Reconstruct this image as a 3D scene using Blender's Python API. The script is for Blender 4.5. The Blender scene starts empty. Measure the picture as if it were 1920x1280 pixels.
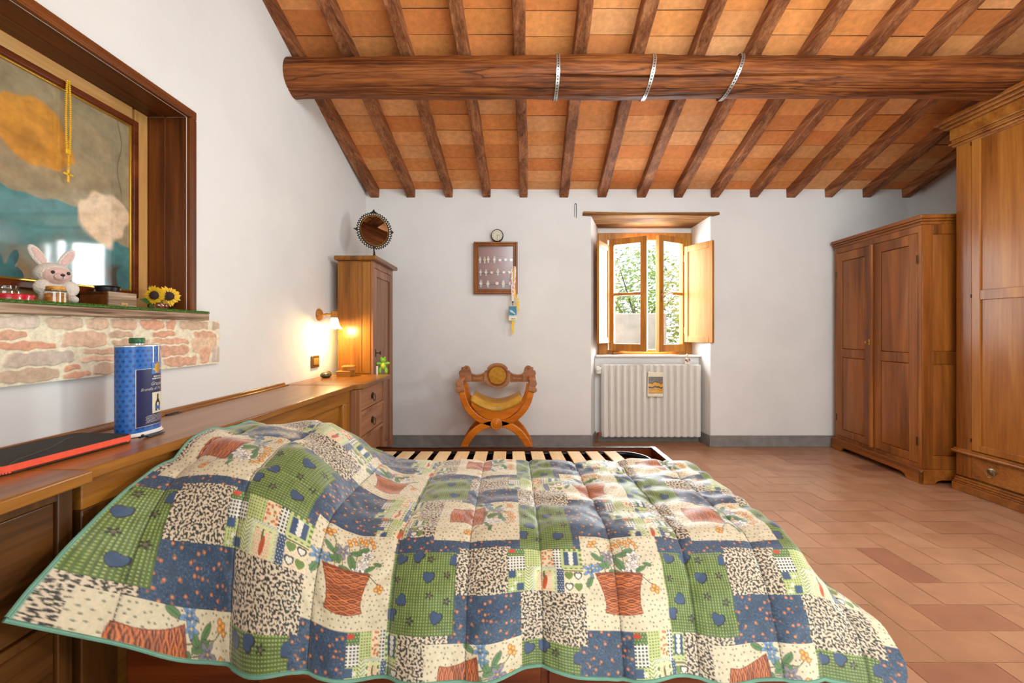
import bpy, math, random
import numpy as np
from mathutils import Vector, Matrix

random.seed(7)
RNG = np.random.default_rng(11)
SC = bpy.context.scene
LINK = SC.collection.objects.link
PI = math.pi

def lin(r, g, b):
    def f(c):
        c /= 255.0
        return c / 12.92 if c <= 0.04045 else ((c + 0.055) / 1.055) ** 2.4
    return (f(r), f(g), f(b), 1.0)

# ------------------------------------------------------------------ materials
def new_mat(name):
    m = bpy.data.materials.new(name); m.use_nodes = True
    nt = m.node_tree
    return m, nt, nt.nodes['Principled BSDF']

def N(nt, typ, **kw):
    n = nt.nodes.new(typ)
    for k, v in kw.items():
        if hasattr(n, k): setattr(n, k, v)
        else: n.inputs[k.replace('_', ' ')].default_value = v
    return n

def ramp(nt, stops):
    r = nt.nodes.new('ShaderNodeValToRGB')
    e = r.color_ramp.elements
    while len(e) < len(stops): e.new(0.5)
    for k, (p, c) in enumerate(stops):
        e[k].position = p; e[k].color = c
    return r

def plain(name, rgb, rough=0.5, metal=0.0, vary=0.08, scale=30, bump=0.0, coat=0.0, spec=None):
    """one colour with a faint procedural mottling"""
    m, nt, b = new_mat(name)
    tc = N(nt, 'ShaderNodeTexCoord'); no = N(nt, 'ShaderNodeTexNoise', Scale=scale, Detail=4.0)
    nt.links.new(tc.outputs['Object'], no.inputs['Vector'])
    c = lin(*rgb)
    lo = tuple(x * (1 - vary) for x in c[:3]) + (1,); hi = tuple(min(1, x * (1 + vary)) for x in c[:3]) + (1,)
    r = ramp(nt, [(0.3, lo), (0.7, hi)])
    nt.links.new(no.outputs['Fac'], r.inputs['Fac']); nt.links.new(r.outputs['Color'], b.inputs['Base Color'])
    b.inputs['Roughness'].default_value = rough; b.inputs['Metallic'].default_value = metal
    b.inputs['Coat Weight'].default_value = coat
    if spec is not None: b.inputs['Specular IOR Level'].default_value = spec
    if bump:
        bp = N(nt, 'ShaderNodeBump', Strength=bump, Distance=0.01)
        nt.links.new(no.outputs['Fac'], bp.inputs['Height']); nt.links.new(bp.outputs['Normal'], b.inputs['Normal'])
    return m

def wl_(c):
    r, g, b, _ = lin(*c); return (min(1, r * 1.04), min(1, g * 1.06), b * 0.66, 1)

def wood(name, dark, mid, light, axis='z', rough=0.35, coat=0.15, fine=60, coarse=7, bump=0.08, contrast=1.0, knots=False, raw=False, cracks=False):
    m, nt, b = new_mat(name)
    L = nt.links.new
    tc = N(nt, 'ShaderNodeTexCoord'); oi = N(nt, 'ShaderNodeObjectInfo')
    off = N(nt, 'ShaderNodeVectorMath', operation='MULTIPLY_ADD')
    L(oi.outputs['Random'], off.inputs[0]); off.inputs[1].default_value = (9.3, 5.7, 7.1); L(tc.outputs['Object'], off.inputs[2])
    def mapped(across, along):
        mp = N(nt, 'ShaderNodeMapping')
        s = {'x': (along, across, across), 'y': (across, along, across), 'z': (across, across, along)}[axis]
        mp.inputs['Scale'].default_value = s
        L(off.outputs[0], mp.inputs['Vector']); return mp
    n1 = N(nt, 'ShaderNodeTexNoise', Scale=1.0, Detail=5.0, Roughness=0.6, Distortion=0.8)
    L(mapped(coarse, coarse * 0.09).outputs[0], n1.inputs['Vector'])
    n2 = N(nt, 'ShaderNodeTexNoise', Scale=1.0, Detail=3.0, Roughness=0.7)
    L(mapped(fine, fine * 0.03).outputs[0], n2.inputs['Vector'])
    mix = N(nt, 'ShaderNodeMath', operation='MULTIPLY_ADD')
    mix.inputs[1].default_value = 0.45 * contrast
    L(n2.outputs['Fac'], mix.inputs[0]); 
    sub = N(nt, 'ShaderNodeMath', operation='SUBTRACT'); L(n1.outputs['Fac'], sub.inputs[0]); sub.inputs[1].default_value = 0.225 * contrast
    L(sub.outputs[0], mix.inputs[2])
    wq = (lambda c: lin(*c)) if raw else wl_
    r = ramp(nt, [(0.28, wq(dark)), (0.5, wq(mid)), (0.72, wq(light))])
    L(mix.outputs[0], r.inputs['Fac'])
    col = r.outputs['Color']
    if knots:
        vo = N(nt, 'ShaderNodeTexVoronoi', Scale=1.0); L(mapped(9, 2.2).outputs[0], vo.inputs['Vector'])
        kr = ramp(nt, [(0.02, (0.12, 0.08, 0.06, 1)), (0.13, (1, 1, 1, 1))]); L(vo.outputs['Distance'], kr.inputs['Fac'])
        mm = N(nt, 'ShaderNodeMix', data_type='RGBA', blend_type='MULTIPLY'); mm.inputs[0].default_value = 0.8
        L(col, mm.inputs[6]); L(kr.outputs['Color'], mm.inputs[7]); col = mm.outputs[2]
    if cracks:
        n3 = N(nt, 'ShaderNodeTexNoise', Scale=1.0, Detail=3.0, Distortion=0.6); L(mapped(11, 0.55).outputs[0], n3.inputs['Vector'])
        s3 = N(nt, 'ShaderNodeMath', operation='SUBTRACT'); L(n3.outputs['Fac'], s3.inputs[0]); s3.inputs[1].default_value = 0.52
        a3 = N(nt, 'ShaderNodeMath', operation='ABSOLUTE'); L(s3.outputs[0], a3.inputs[0])
        kr = ramp(nt, [(0.0, (0.16, 0.10, 0.07, 1)), (0.018, (1, 1, 1, 1))]); L(a3.outputs[0], kr.inputs['Fac'])
        mm = N(nt, 'ShaderNodeMix', data_type='RGBA', blend_type='MULTIPLY'); mm.inputs[0].default_value = 0.85
        L(col, mm.inputs[6]); L(kr.outputs['Color'], mm.inputs[7]); col = mm.outputs[2]
    L(col, b.inputs['Base Color'])
    b.inputs['Roughness'].default_value = rough + .06; b.inputs['Coat Weight'].default_value = coat * .45
    b.inputs['Coat Roughness'].default_value = 0.2; b.inputs['Specular IOR Level'].default_value = .28
    if bump:
        bp = N(nt, 'ShaderNodeBump', Strength=bump * 2, Distance=0.004)
        L(mix.outputs[0], bp.inputs['Height']); L(bp.outputs['Normal'], b.inputs['Normal'])
    return m

def vcol(name, rough=0.5, vary=0.15, scale=40, bump=0.1, sheen=0.0, coat=0.0, stretch=None):
    """painted by the mesh's colour attribute, plus noise"""
    m, nt, b = new_mat(name); L = nt.links.new
    at = N(nt, 'ShaderNodeAttribute', attribute_name='Col')
    tc = N(nt, 'ShaderNodeTexCoord'); no = N(nt, 'ShaderNodeTexNoise', Scale=scale, Detail=5.0, Roughness=0.65)
    if stretch:
        mp = N(nt, 'ShaderNodeMapping'); mp.inputs['Scale'].default_value = stretch
        L(tc.outputs['Object'], mp.inputs['Vector']); L(mp.outputs[0], no.inputs['Vector'])
    else: L(tc.outputs['Object'], no.inputs['Vector'])
    r = ramp(nt, [(0.3, (1 - vary,) * 3 + (1,)), (0.7, (1 + vary,) * 3 + (1,))])
    L(no.outputs['Fac'], r.inputs['Fac'])
    mm = N(nt, 'ShaderNodeMix', data_type='RGBA', blend_type='MULTIPLY'); mm.inputs[0].default_value = 1.0
    L(at.outputs['Color'], mm.inputs[6]); L(r.outputs['Color'], mm.inputs[7]); L(mm.outputs[2], b.inputs['Base Color'])
    b.inputs['Roughness'].default_value = rough; b.inputs['Sheen Weight'].default_value = sheen
    b.inputs['Coat Weight'].default_value = coat
    if bump:
        bp = N(nt, 'ShaderNodeBump', Strength=bump, Distance=0.006)
        L(no.outputs['Fac'], bp.inputs['Height']); L(bp.outputs['Normal'], b.inputs['Normal'])
    return m

def glass_mat(name, tint=(1, 1, 1, 1), gloss=0.12, rough=0.02):
    m, nt, b = new_mat(name); nt.nodes.remove(b); L = nt.links.new
    out = nt.nodes['Material Output']
    tr = N(nt, 'ShaderNodeBsdfTransparent'); tr.inputs['Color'].default_value = tint
    gl = N(nt, 'ShaderNodeBsdfGlossy'); gl.inputs['Roughness'].default_value = rough
    fr = N(nt, 'ShaderNodeFresnel', IOR=1.5); ge = N(nt, 'ShaderNodeNewGeometry'); io = N(nt, 'ShaderNodeMath', operation='MULTIPLY_ADD')
    io.inputs[1].default_value = 1 / 1.5 - 1.5; io.inputs[2].default_value = 1.5; L(ge.outputs['Backfacing'], io.inputs[0]); L(io.outputs[0], fr.inputs['IOR'])
    ad = N(nt, 'ShaderNodeMath', operation='MULTIPLY_ADD'); ad.inputs[1].default_value = 1.0; ad.inputs[2].default_value = gloss * 0.3
    ad.use_clamp = True
    L(fr.outputs[0], ad.inputs[0])
    mx = N(nt, 'ShaderNodeMixShader'); L(ad.outputs[0], mx.inputs[0]); L(tr.outputs[0], mx.inputs[1]); L(gl.outputs[0], mx.inputs[2])
    L(mx.outputs[0], out.inputs['Surface'])
    return m

def plaster(name, rgb, vary=0.04):
    m, nt, b = new_mat(name); L = nt.links.new
    tc = N(nt, 'ShaderNodeTexCoord')
    a = N(nt, 'ShaderNodeTexNoise', Scale=1.3, Detail=5.0, Roughness=0.6); L(tc.outputs['Object'], a.inputs['Vector'])
    f = N(nt, 'ShaderNodeTexNoise', Scale=110.0, Detail=4.0); L(tc.outputs['Object'], f.inputs['Vector'])
    g = N(nt, 'ShaderNodeTexNoise', Scale=9.0, Detail=5.0); L(tc.outputs['Object'], g.inputs['Vector'])
    c = lin(*rgb)
    r = ramp(nt, [(0.3, tuple(x * (1 - 2 * vary) for x in c[:3]) + (1,)), (0.55, c)])
    L(a.outputs['Fac'], r.inputs['Fac']); L(r.outputs['Color'], b.inputs['Base Color'])
    b.inputs['Roughness'].default_value = 0.85; b.inputs['Specular IOR Level'].default_value = 0.2
    s = N(nt, 'ShaderNodeMath', operation='MULTIPLY_ADD'); L(f.outputs['Fac'], s.inputs[0]); s.inputs[1].default_value = 0.25; L(g.outputs['Fac'], s.inputs[2])
    bp = N(nt, 'ShaderNodeBump', Strength=0.25, Distance=0.012); L(s.outputs[0], bp.inputs['Height']); L(bp.outputs['Normal'], b.inputs['Normal'])
    return m

M = {}
M['wall'] = plaster('wall_plaster', (226, 224, 222))
M['wall_grey'] = plaster('grey_plaster', (178, 174, 168))
M['skirting'] = plain('grey_skirting_paint', (128, 126, 122), 0.6, vary=0.15, scale=14)
M['floor'] = vcol('terracotta_floor', rough=0.34, vary=0.12, scale=7, bump=0.03)
M['grout'] = plain('floor_grout', (172, 128, 98), 0.7)
M['tile_ceiling'] = vcol('terracotta_ceiling', rough=0.8, vary=0.16, scale=26, bump=0.35)
M['tile_gap'] = plain('ceiling_joint', (120, 66, 36), 0.9)
for ax in 'xyz':
    M['rafter_' + ax] = wood('rafter_wood_' + ax, (88, 48, 26), (138, 84, 50), (178, 120, 78), ax, rough=0.6, coat=0.0, fine=110, coarse=14, bump=0.25, contrast=1.4, raw=True)
    M['dark_' + ax] = wood('walnut_' + ax, (92, 48, 20), (138, 78, 36), (168, 102, 52), ax, rough=0.33, coat=0.25, coarse=6, contrast=.7)
    M['niche_' + ax] = wood('niche_pine_' + ax, (62, 28, 12), (98, 50, 24), (128, 68, 34), ax, rough=0.4, coat=0.2, coarse=8)
    M['warm_' + ax] = wood('chestnut_' + ax, (92, 52, 22), (136, 84, 37), (164, 108, 54), ax, rough=0.24, coat=0.5, coarse=6)
    M['oak_' + ax] = wood('window_oak_' + ax, (128, 76, 32), (172, 110, 52), (198, 136, 72), ax, rough=0.4, coat=0.1)
    M['maple_' + ax] = wood('shutter_wood_' + ax, (146, 88, 38), (172, 110, 50), (190, 130, 68), ax, rough=0.4, coat=0.1)
    M['pine_' + ax] = wood('pale_pine_' + ax, (176, 120, 62), (204, 152, 90), (222, 176, 114), ax, rough=0.5, coat=0.0, raw=True)
    M['slat_' + ax] = wood('birch_' + ax, (214, 174, 120), (232, 198, 148), (242, 214, 170), ax, rough=0.4, coat=0.1, raw=True)
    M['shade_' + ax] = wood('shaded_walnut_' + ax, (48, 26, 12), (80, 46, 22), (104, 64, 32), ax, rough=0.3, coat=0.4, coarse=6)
    M['mahog_' + ax] = wood('mahogany_' + ax, (62, 22, 10), (92, 38, 18), (118, 54, 26), ax, rough=0.3, coat=0.25)
    M['orange_' + ax] = wood('orange_beech_' + ax, (164, 84, 24), (196, 108, 36), (216, 130, 52), ax, rough=0.22, coat=0.5)
    M['brown_' + ax] = wood('brown_walnut_' + ax, (104, 62, 38), (146, 96, 64), (172, 120, 86), ax, rough=0.3, coat=0.3, raw=True)
    M['wash_' + ax] = wood('whitewashed_' + ax, (92, 68, 52), (152, 124, 100), (196, 170, 144), ax, rough=0.7, coat=0.0, coarse=22, fine=110, bump=0.4, contrast=2.0, raw=True)
M['beam'] = wood('old_beam', (50, 22, 10), (108, 55, 27), (150, 86, 48), 'x', rough=0.55, coat=0.05, fine=80, coarse=9, bump=0.6, contrast=1.7, cracks=True)
M['soffit'] = wood('rough_lintel', (70, 40, 22), (124, 80, 50), (172, 124, 86), 'x', rough=0.7, coat=0.0, fine=60, coarse=16, bump=0.6, contrast=1.7)
M['wardrobe'] = wood('wardrobe_walnut', (112, 60, 26), (150, 89, 43), (176, 115, 63), 'z', rough=0.27, coat=0.35, coarse=5)
M['wardrobe_y'] = wood('wardrobe_walnut_y', (104, 56, 24), (142, 83, 40), (168, 108, 58), 'y', rough=0.27, coat=0.35, coarse=5)
M['black'] = plain('black_lacquer', (24, 22, 22), 0.3)
M['black_metal'] = plain('black_metal', (30, 28, 28), 0.25, 0.6)
M['bronze'] = plain('dark_bronze', (58, 46, 28), 0.4, 0.8, vary=0.4, scale=90)
M['brass'] = plain('brass', (200, 150, 60), 0.3, 1.0)
M['pewter'] = plain('antique_pewter', (150, 138, 112), 0.35, 1.0)
M['gold'] = plain('gold_leaf', (214, 168, 74), 0.3, 0.9)
M['yellow_plastic'] = plain('yellow_bead', (228, 176, 30), 0.3, coat=0.3)
M['yellow_strap'] = plain('yellow_foam', (236, 196, 32), 0.6)
M['steel'] = plain('galvanised_steel', (190, 192, 190), 0.35, 0.85)
M['white_enamel'] = plain('white_enamel', (222, 219, 212), 0.35, coat=0.1, vary=0.02)
M['white'] = plain('white_paint', (236, 232, 226), 0.5, vary=0.02)
M['ivory'] = plain('ivory', (232, 222, 196), 0.4)
M['teal_pipe'] = plain('teal_piping', (104, 150, 130), 0.6)
M['mustard'] = plain('mustard_leather', (186, 138, 48), 0.42, vary=0.2, scale=16, bump=0.15)
M['velvet'] = plain('mustard_velvet', (170, 118, 26), 0.8, vary=0.25, scale=40)
M['plush'] = plain('white_plush', (226, 216, 204), 0.95, vary=0.08, scale=160, bump=0.5)
M['plush_pink'] = plain('pink_plush', (222, 186, 178), 0.95, vary=0.08, scale=160, bump=0.4)
M['green_plush'] = plain('green_plush', (140, 196, 62), 0.9, vary=0.15, scale=200, bump=0.3)
M['lime_plush'] = plain('lime_plush', (206, 220, 80), 0.9, vary=0.12, scale=200, bump=0.3)
M['red_gloss'] = plain('red_lacquer', (204, 24, 44), 0.22, coat=0.5)
M['red_felt'] = plain('red_felt', (196, 84, 72), 0.9)
M['felt'] = plain('case_felt', (150, 112, 108), 0.95)
M['amber'] = plain('amber_filling', (196, 126, 40), 0.3, vary=0.6, scale=70)
M['olive_fill'] = plain('olive_filling', (156, 132, 50), 0.5, vary=0.6, scale=60)
M['nuts'] = plain('dried_petals', (140, 70, 40), 0.6, vary=0.7, scale=80)
M['cork'] = plain('golden_lid', (206, 146, 56), 0.4, 0.3)
M['glass'] = glass_mat('clear_glass', gloss=0.15)
M['picture_glass'] = glass_mat('picture_glass', gloss=0.25, rough=0.05)
M['pane'] = glass_mat('window_pane', gloss=0.05)
M['jar_glass'] = glass_mat('jar_glass', (0.93, 0.95, 0.93, 1), gloss=0.4)
M['turf'] = plain('artificial_turf', (78, 118, 40), 0.9, vary=0.5, scale=150, bump=0.8)
M['leaf'] = plain('leaf_green', (58, 92, 36), 0.5, vary=0.3)
M['petal'] = plain('sunflower_petal', (234, 184, 26), 0.6, vary=0.12)
M['seed'] = plain('sunflower_centre', (58, 38, 34), 0.9, vary=0.3, scale=200, bump=0.5)
M['coral'] = plain('coral_zip', (246, 92, 60), 0.5, vary=0.06, scale=100)
M['neoprene'] = plain('black_neoprene', (46, 43, 40), 0.8, vary=0.25, scale=200, bump=0.2)
M['cord'] = plain('grey_cord', (78, 72, 64), 0.7)
M['navy'] = plain('navy_label', (26, 32, 78), 0.35, vary=0.15)
M['green_cap'] = plain('green_cap', (30, 92, 52), 0.35, vary=0.1)
M['silver'] = plain('silver_edge', (206, 204, 200), 0.3, 0.6)
M['cream_label'] = plain('cream_label', (214, 204, 176), 0.5)
M['bottle_glass'] = plain('bottle_picture', (40, 34, 30), 0.3)
M['dial'] = plain('watch_dial', (236, 232, 216), 0.35, vary=0.05)
M['clock_dial'] = plain('clock_dial', (206, 200, 176), 0.5, vary=0.05)
M['switch'] = plain('bronze_switch', (112, 84, 44), 0.35, 0.5)
M['rocker'] = plain('brass_rocker', (178, 146, 70), 0.35, 0.5)
M['badge_blue'] = plain('badge_blue', (34, 128, 166), 0.4, vary=0.2, scale=60)
M['badge_grey'] = plain('badge_grey', (206, 206, 204), 0.5)
M['mouse'] = plain('dark_olive_pebble', (70, 66, 36), 0.3, coat=0.3)
M['porcelain'] = plain('porcelain', (222, 206, 190), 0.3, vary=0.25, scale=60)
M['rust'] = plain('rusty_brown', (136, 72, 44), 0.6)
M['trunk'] = plain('tree_bark', (96, 76, 56), 0.9, bump=0.4)
M['soil'] = plain('garden_soil', (120, 116, 80), 0.95, vary=0.3, scale=3)
M['garden_wall'] = plain('garden_render', (196, 190, 182), 0.9, vary=0.12, scale=6)
M['mirror'] = plain('mirror_silver', (240, 238, 232), 0.02, 1.0, vary=0.0)
M['vcol_cloth'] = vcol('patchwork_cotton', rough=0.5, vary=0.10, scale=90, bump=0.05, sheen=0.4)
M['vcol_paint'] = vcol('painted_canvas', rough=0.7, vary=0.22, scale=26, bump=0.05)
M['vcol_stone'] = vcol('stone_cladding', rough=0.75, vary=0.22, scale=55, bump=0.5)
M['vcol_tin'] = vcol('printed_tin', rough=0.35, vary=0.03, bump=0.0, coat=0.12)
M['vcol_tile'] = vcol('painted_tile', rough=0.25, vary=0.3, scale=70, bump=0.05, coat=0.3)

def emit(name, rgb, strength):
    m, nt, b = new_mat(name)
    b.inputs['Base Color'].default_value = lin(*rgb); b.inputs['Emission Color'].default_value = lin(*rgb)
    b.inputs['Emission Strength'].default_value = strength; b.inputs['Roughness'].default_value = 0.4
    return m
M['shade'] = emit('glowing_frosted_glass', (255, 232, 190), 2.6)
def leafmat(name, a, b_, tr):
    m, nt, b = new_mat(name); L = nt.links.new
    tc = N(nt, 'ShaderNodeTexCoord'); no = N(nt, 'ShaderNodeTexNoise', Scale=2.5, Detail=6.0)
    L(tc.outputs['Object'], no.inputs['Vector'])
    r = ramp(nt, [(0.35, lin(*a)), (0.65, lin(*b_))]); L(no.outputs['Fac'], r.inputs['Fac'])
    L(r.outputs['Color'], b.inputs['Base Color']); b.inputs['Roughness'].default_value = 0.5
    t = N(nt, 'ShaderNodeBsdfTranslucent'); L(r.outputs['Color'], t.inputs['Color'])
    mx = N(nt, 'ShaderNodeMixShader'); mx.inputs[0].default_value = tr
    L(b.outputs[0], mx.inputs[1]); L(t.outputs[0], mx.inputs[2]); L(mx.outputs[0], nt.nodes['Material Output'].inputs['Surface'])
    return m
M['foliage'] = leafmat('sunlit_foliage', (84, 128, 36), (196, 208, 104), 0.55)

# ------------------------------------------------------------------ mesh builder
class MB:
    def __init__(s, M_=None): s.v = []; s.f = []; s.c = []; s.M = M_
    def add(s, vs, fs, col=None):
        b = len(s.v)
        for p in vs:
            p = Vector(p)
            s.v.append(s.M @ p if s.M is not None else p)
        for f in fs: s.f.append(tuple(b + i for i in f))
        if col is not None: s.c += [col] * len(vs)
        return s
    def box(s, x0, x1, y0, y1, z0, z1, col=None):
        vs = [(x, y, z) for z in (z0, z1) for y in (y0, y1) for x in (x0, x1)]
        return s.add(vs, [(0, 2, 3, 1), (4, 5, 7, 6), (0, 1, 5, 4), (2, 6, 7, 3), (0, 4, 6, 2), (1, 3, 7, 5)], col)
    def prism(s, poly, axis, a, b, col=None):
        """poly: 2-D points in the two other axes (x<y<z order), extruded along axis from a to b"""
        n = len(poly)
        def P(p, t):
            return {'x': (t, p[0], p[1]), 'y': (p[0], t, p[1]), 'z': (p[0], p[1], t)}[axis]
        vs = [P(p, a) for p in poly] + [P(p, b) for p in poly]
        fs = [tuple(range(n))[::-1], tuple(range(n, 2 * n))] + [(i, (i + 1) % n, n + (i + 1) % n, n + i) for i in range(n)]
        return s.add(vs, fs, col)
    def tube(s, pts, r, n=8, closed=False, flat=None):
        pts = [Vector(p) for p in pts]; k = len(pts)
        rs = r if isinstance(r, (list, tuple)) else [r] * k
        vs = []; up = None
        for i, p in enumerate(pts):
            t = (pts[(i + 1) % k] - pts[i - 1]) if closed else (pts[min(i + 1, k - 1)] - pts[max(i - 1, 0)])
            t.normalize()
            if up is None:
                up = Vector((0, 0, 1)) if abs(t.z) < 0.9 else Vector((1, 0, 0))
            u = (up - t * up.dot(t)); 
            if u.length < 1e-5: u = t.orthogonal()
            u.normalize(); w = t.cross(u); up = u
            for j in range(n):
                a = 2 * PI * j / n
                vs.append(p + (u * math.cos(a) + w * math.sin(a) * (flat or 1)) * rs[i])
        fs = []
        for i in range(k if closed else k - 1):
            a, b = i * n, ((i + 1) % k) * n
            fs += [(a + j, a + (j + 1) % n, b + (j + 1) % n, b + j) for j in range(n)]
        if not closed: fs += [tuple(range(n))[::-1], tuple(range((k - 1) * n, k * n))]
        return s.add(vs, fs)
    def lathe(s, prof, c=(0, 0, 0), axis='z', n=24, sx=1, sy=1, close=True):
        c = Vector(c); vs = []
        for (r, h) in prof:
            for j in range(n):
                a = 2 * PI * j / n; p, q = r * math.cos(a) * sx, r * math.sin(a) * sy
                vs.append(c + Vector({'z': (p, q, h), 'y': (p, h, q), 'x': (h, p, q)}[axis]))
        fs = []
        for i in range(len(prof) - 1):
            fs += [(i * n + j, i * n + (j + 1) % n, (i + 1) * n + (j + 1) % n, (i + 1) * n + j) for j in range(n)]
        if close: fs += [tuple(range(n))[::-1], tuple(range((len(prof) - 1) * n, len(prof) * n))]
        return s.add(vs, fs)
    def ball(s, c, r, n=14):
        r = (r, r, r) if not isinstance(r, (tuple, list)) else r
        m = max(6, n // 2 + 1)
        vs = []; c = Vector(c)
        for i in range(1, m):
            t = PI * i / m
            for j in range(n):
                a = 2 * PI * j / n
                vs.append(c + Vector((r[0] * math.sin(t) * math.cos(a), r[1] * math.sin(t) * math.sin(a), r[2] * math.cos(t))))
        top = len(vs); vs += [c + Vector((0, 0, r[2])), c - Vector((0, 0, r[2]))]
        fs = []
        for i in range(m - 2):
            fs += [(i * n + j, (i + 1) * n + j, (i + 1) * n + (j + 1) % n, i * n + (j + 1) % n) for j in range(n)]
        fs += [(top, j, (j + 1) % n) for j in range(n)] + [(top + 1, (m - 2) * n + (j + 1) % n, (m - 2) * n + j) for j in range(n)]
        return s.add(vs, fs)
    def band(s, pts, width, y0, y1):
        """flat bar following 2-D (x,z) points, in-plane width, between y0 and y1"""
        P = [Vector(p) for p in pts]; k = len(P); L_, R_ = [], []
        ws = width if isinstance(width, (list, tuple)) else [width] * k
        for i in range(k):
            t = (P[min(i + 1, k - 1)] - P[max(i - 1, 0)]).normalized(); nrm = Vector((-t.y, t.x))
            L_.append(P[i] + nrm * ws[i] / 2); R_.append(P[i] - nrm * ws[i] / 2)
        vs = []
        for i in range(k):
            vs += [(L_[i].x, y0, L_[i].y), (R_[i].x, y0, R_[i].y), (R_[i].x, y1, R_[i].y), (L_[i].x, y1, L_[i].y)]
        fs = [(0, 1, 2, 3)[::-1], tuple(range(4 * (k - 1), 4 * k))]
        for i in range(k - 1):
            a, b = 4 * i, 4 * i + 4
            fs += [(a + j, a + (j + 1) % 4, b + (j + 1) % 4, b + j) for j in range(4)]
        return s.add(vs, fs)
    def build(s, name, mat, parent=None, bevel=0.0, angle=38, seg=2, smooth=True):
        me = bpy.data.meshes.new(name)
        me.from_pydata([tuple(v) for v in s.v], [], s.f)
        import bmesh
        bm = bmesh.new(); bm.from_mesh(me); bmesh.ops.recalc_face_normals(bm, faces=bm.faces); bm.to_mesh(me); bm.free()
        if s.c:
            at = me.color_attributes.new('Col', 'FLOAT_COLOR', 'POINT')
            at.data.foreach_set('color', np.array(s.c, dtype=np.float32).ravel())
        if smooth:
            me.polygons.foreach_set('use_smooth', [True] * len(me.polygons))
            me.set_sharp_from_angle(angle=math.radians(angle))
        me.materials.append(mat)
        o = bpy.data.objects.new(name, me); LINK(o)
        if parent is not None: o.parent = parent
        if bevel:
            md = o.modifiers.new('soft_edges', 'BEVEL'); md.width = bevel; md.segments = seg; md.limit_method = 'ANGLE'; md.angle_limit = math.radians(40)
            md.harden_normals = False
        return o

def grid_mesh(name, P, mat, parent=None, col=None, smooth=True):
    """P: (a,b,3) array of points -> one quad grid; col: (a,b,3) linear colours"""
    a, b = P.shape[:2]
    me = bpy.data.meshes.new(name)
    me.vertices.add(a * b); me.vertices.foreach_set('co', P.astype(np.float32).ravel())
    i = np.arange(a * b).reshape(a, b)
    q = np.stack([i[:-1, :-1], i[1:, :-1], i[1:, 1:], i[:-1, 1:]], -1).reshape(-1, 4)
    me.loops.add(q.size); me.loops.foreach_set('vertex_index', q.ravel().astype(np.int32))
    me.polygons.add(len(q)); me.polygons.foreach_set('loop_start', (np.arange(len(q)) * 4).astype(np.int32))
    me.polygons.foreach_set('use_smooth', np.full(len(q), smooth))
    me.update(calc_edges=True)
    if col is not None:
        at = me.color_attributes.new('Col', 'FLOAT_COLOR', 'POINT')
        at.data.foreach_set('color', np.concatenate([col, np.ones((a, b, 1))], -1).astype(np.float32).ravel())
    me.materials.append(mat)
    o = bpy.data.objects.new(name, me); LINK(o)
    if parent is not None: o.parent = parent
    return o

def tag(o, label, cat, group=None, kind='thing'):
    o['label'] = label; o['category'] = cat; o['kind'] = kind
    if group: o['group'] = group
    return o

def thing(name, label, cat, loc=(0, 0, 0), rotz=0.0, group=None, kind='thing'):
    o = bpy.data.objects.new(name, None); LINK(o)
    o.location = loc; o.rotation_euler = (0, 0, rotz); o.empty_display_size = 0.05
    return tag(o, label, cat, group, kind)

def structure(o): o['kind'] = 'structure'; return o

def text_mesh(body, size, mat, name, parent, place, shear=0.0, bold=0.0):
    """lettering turned into mesh; place(u, v) -> point"""
    cu = bpy.data.curves.new(name, 'FONT'); cu.body = body; cu.size = size; cu.shear = shear; cu.align_x = 'CENTER'; cu.offset = bold
    cu.resolution_u = 3
    tmp = bpy.data.objects.new(name + '_source', cu); LINK(tmp)
    dg = bpy.context.evaluated_depsgraph_get(); dg.update()
    me = bpy.data.meshes.new_from_object(tmp.evaluated_get(dg))
    bpy.data.objects.remove(tmp); bpy.data.curves.remove(cu)
    for v in me.vertices: v.co = place(v.co.x, v.co.y)
    me.name = name; me.materials.clear(); me.materials.append(mat)
    o = bpy.data.objects.new(name, me); LINK(o); o.parent = parent
    return o

def copy_tree(o, parent=None):
    c = o.copy(); LINK(c)
    if parent is not None: c.parent = parent
    for ch in list(o.children): copy_tree(ch, c)
    return c

def sstep(x): 
    x = np.clip(x, 0, 1); return x * x * (3 - 2 * x)

# ------------------------------------------------------------------ camera
F, CX, CY, H = 790.0, 955.0, 620.0, 1.10
cam = bpy.data.cameras.new('camera'); co = bpy.data.objects.new('camera', cam); LINK(co)
cam.sensor_width = 36.0; cam.lens = F / 1920 * 36.0
cam.shift_x = (960 - CX) / 1920; cam.shift_y = (CY - 640) / 1920
cam.clip_start = 0.02
co.location = (0, 0, H); co.rotation_euler = (PI / 2, 0, 0)
SC.camera = co
def W(root):
    return MB(Matrix.Translation(-Vector(root.location)))

XW = -1.36            # left wall
YB = 4.0              # back wall
XR = 3.92             # right wall
YF_ = -3.4            # wall behind the camera
def zc(y): return 2.442 + 0.33 * (4 - y) if y >= 0 else 2.442 + 0.33 * (4 + y)

# ------------------------------------------------------------------ room shell
b = MB()
ny0, ny1, nz0, nz1 = 0.66, 1.775, 1.150, 2.0
b.box(-1.70, XW, YF_, ny0, 0, 4.0); b.box(-1.70, XW, ny1, YB + .45, 0, 4.0)
b.box(-1.70, XW, ny0, ny1, 0, nz0); b.box(-1.70, XW, ny0, ny1, nz1, 4.0); b.box(-1.70, -1.56, ny0, ny1, nz0, nz1)
structure(b.build('wall_left', M['wall']))

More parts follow.
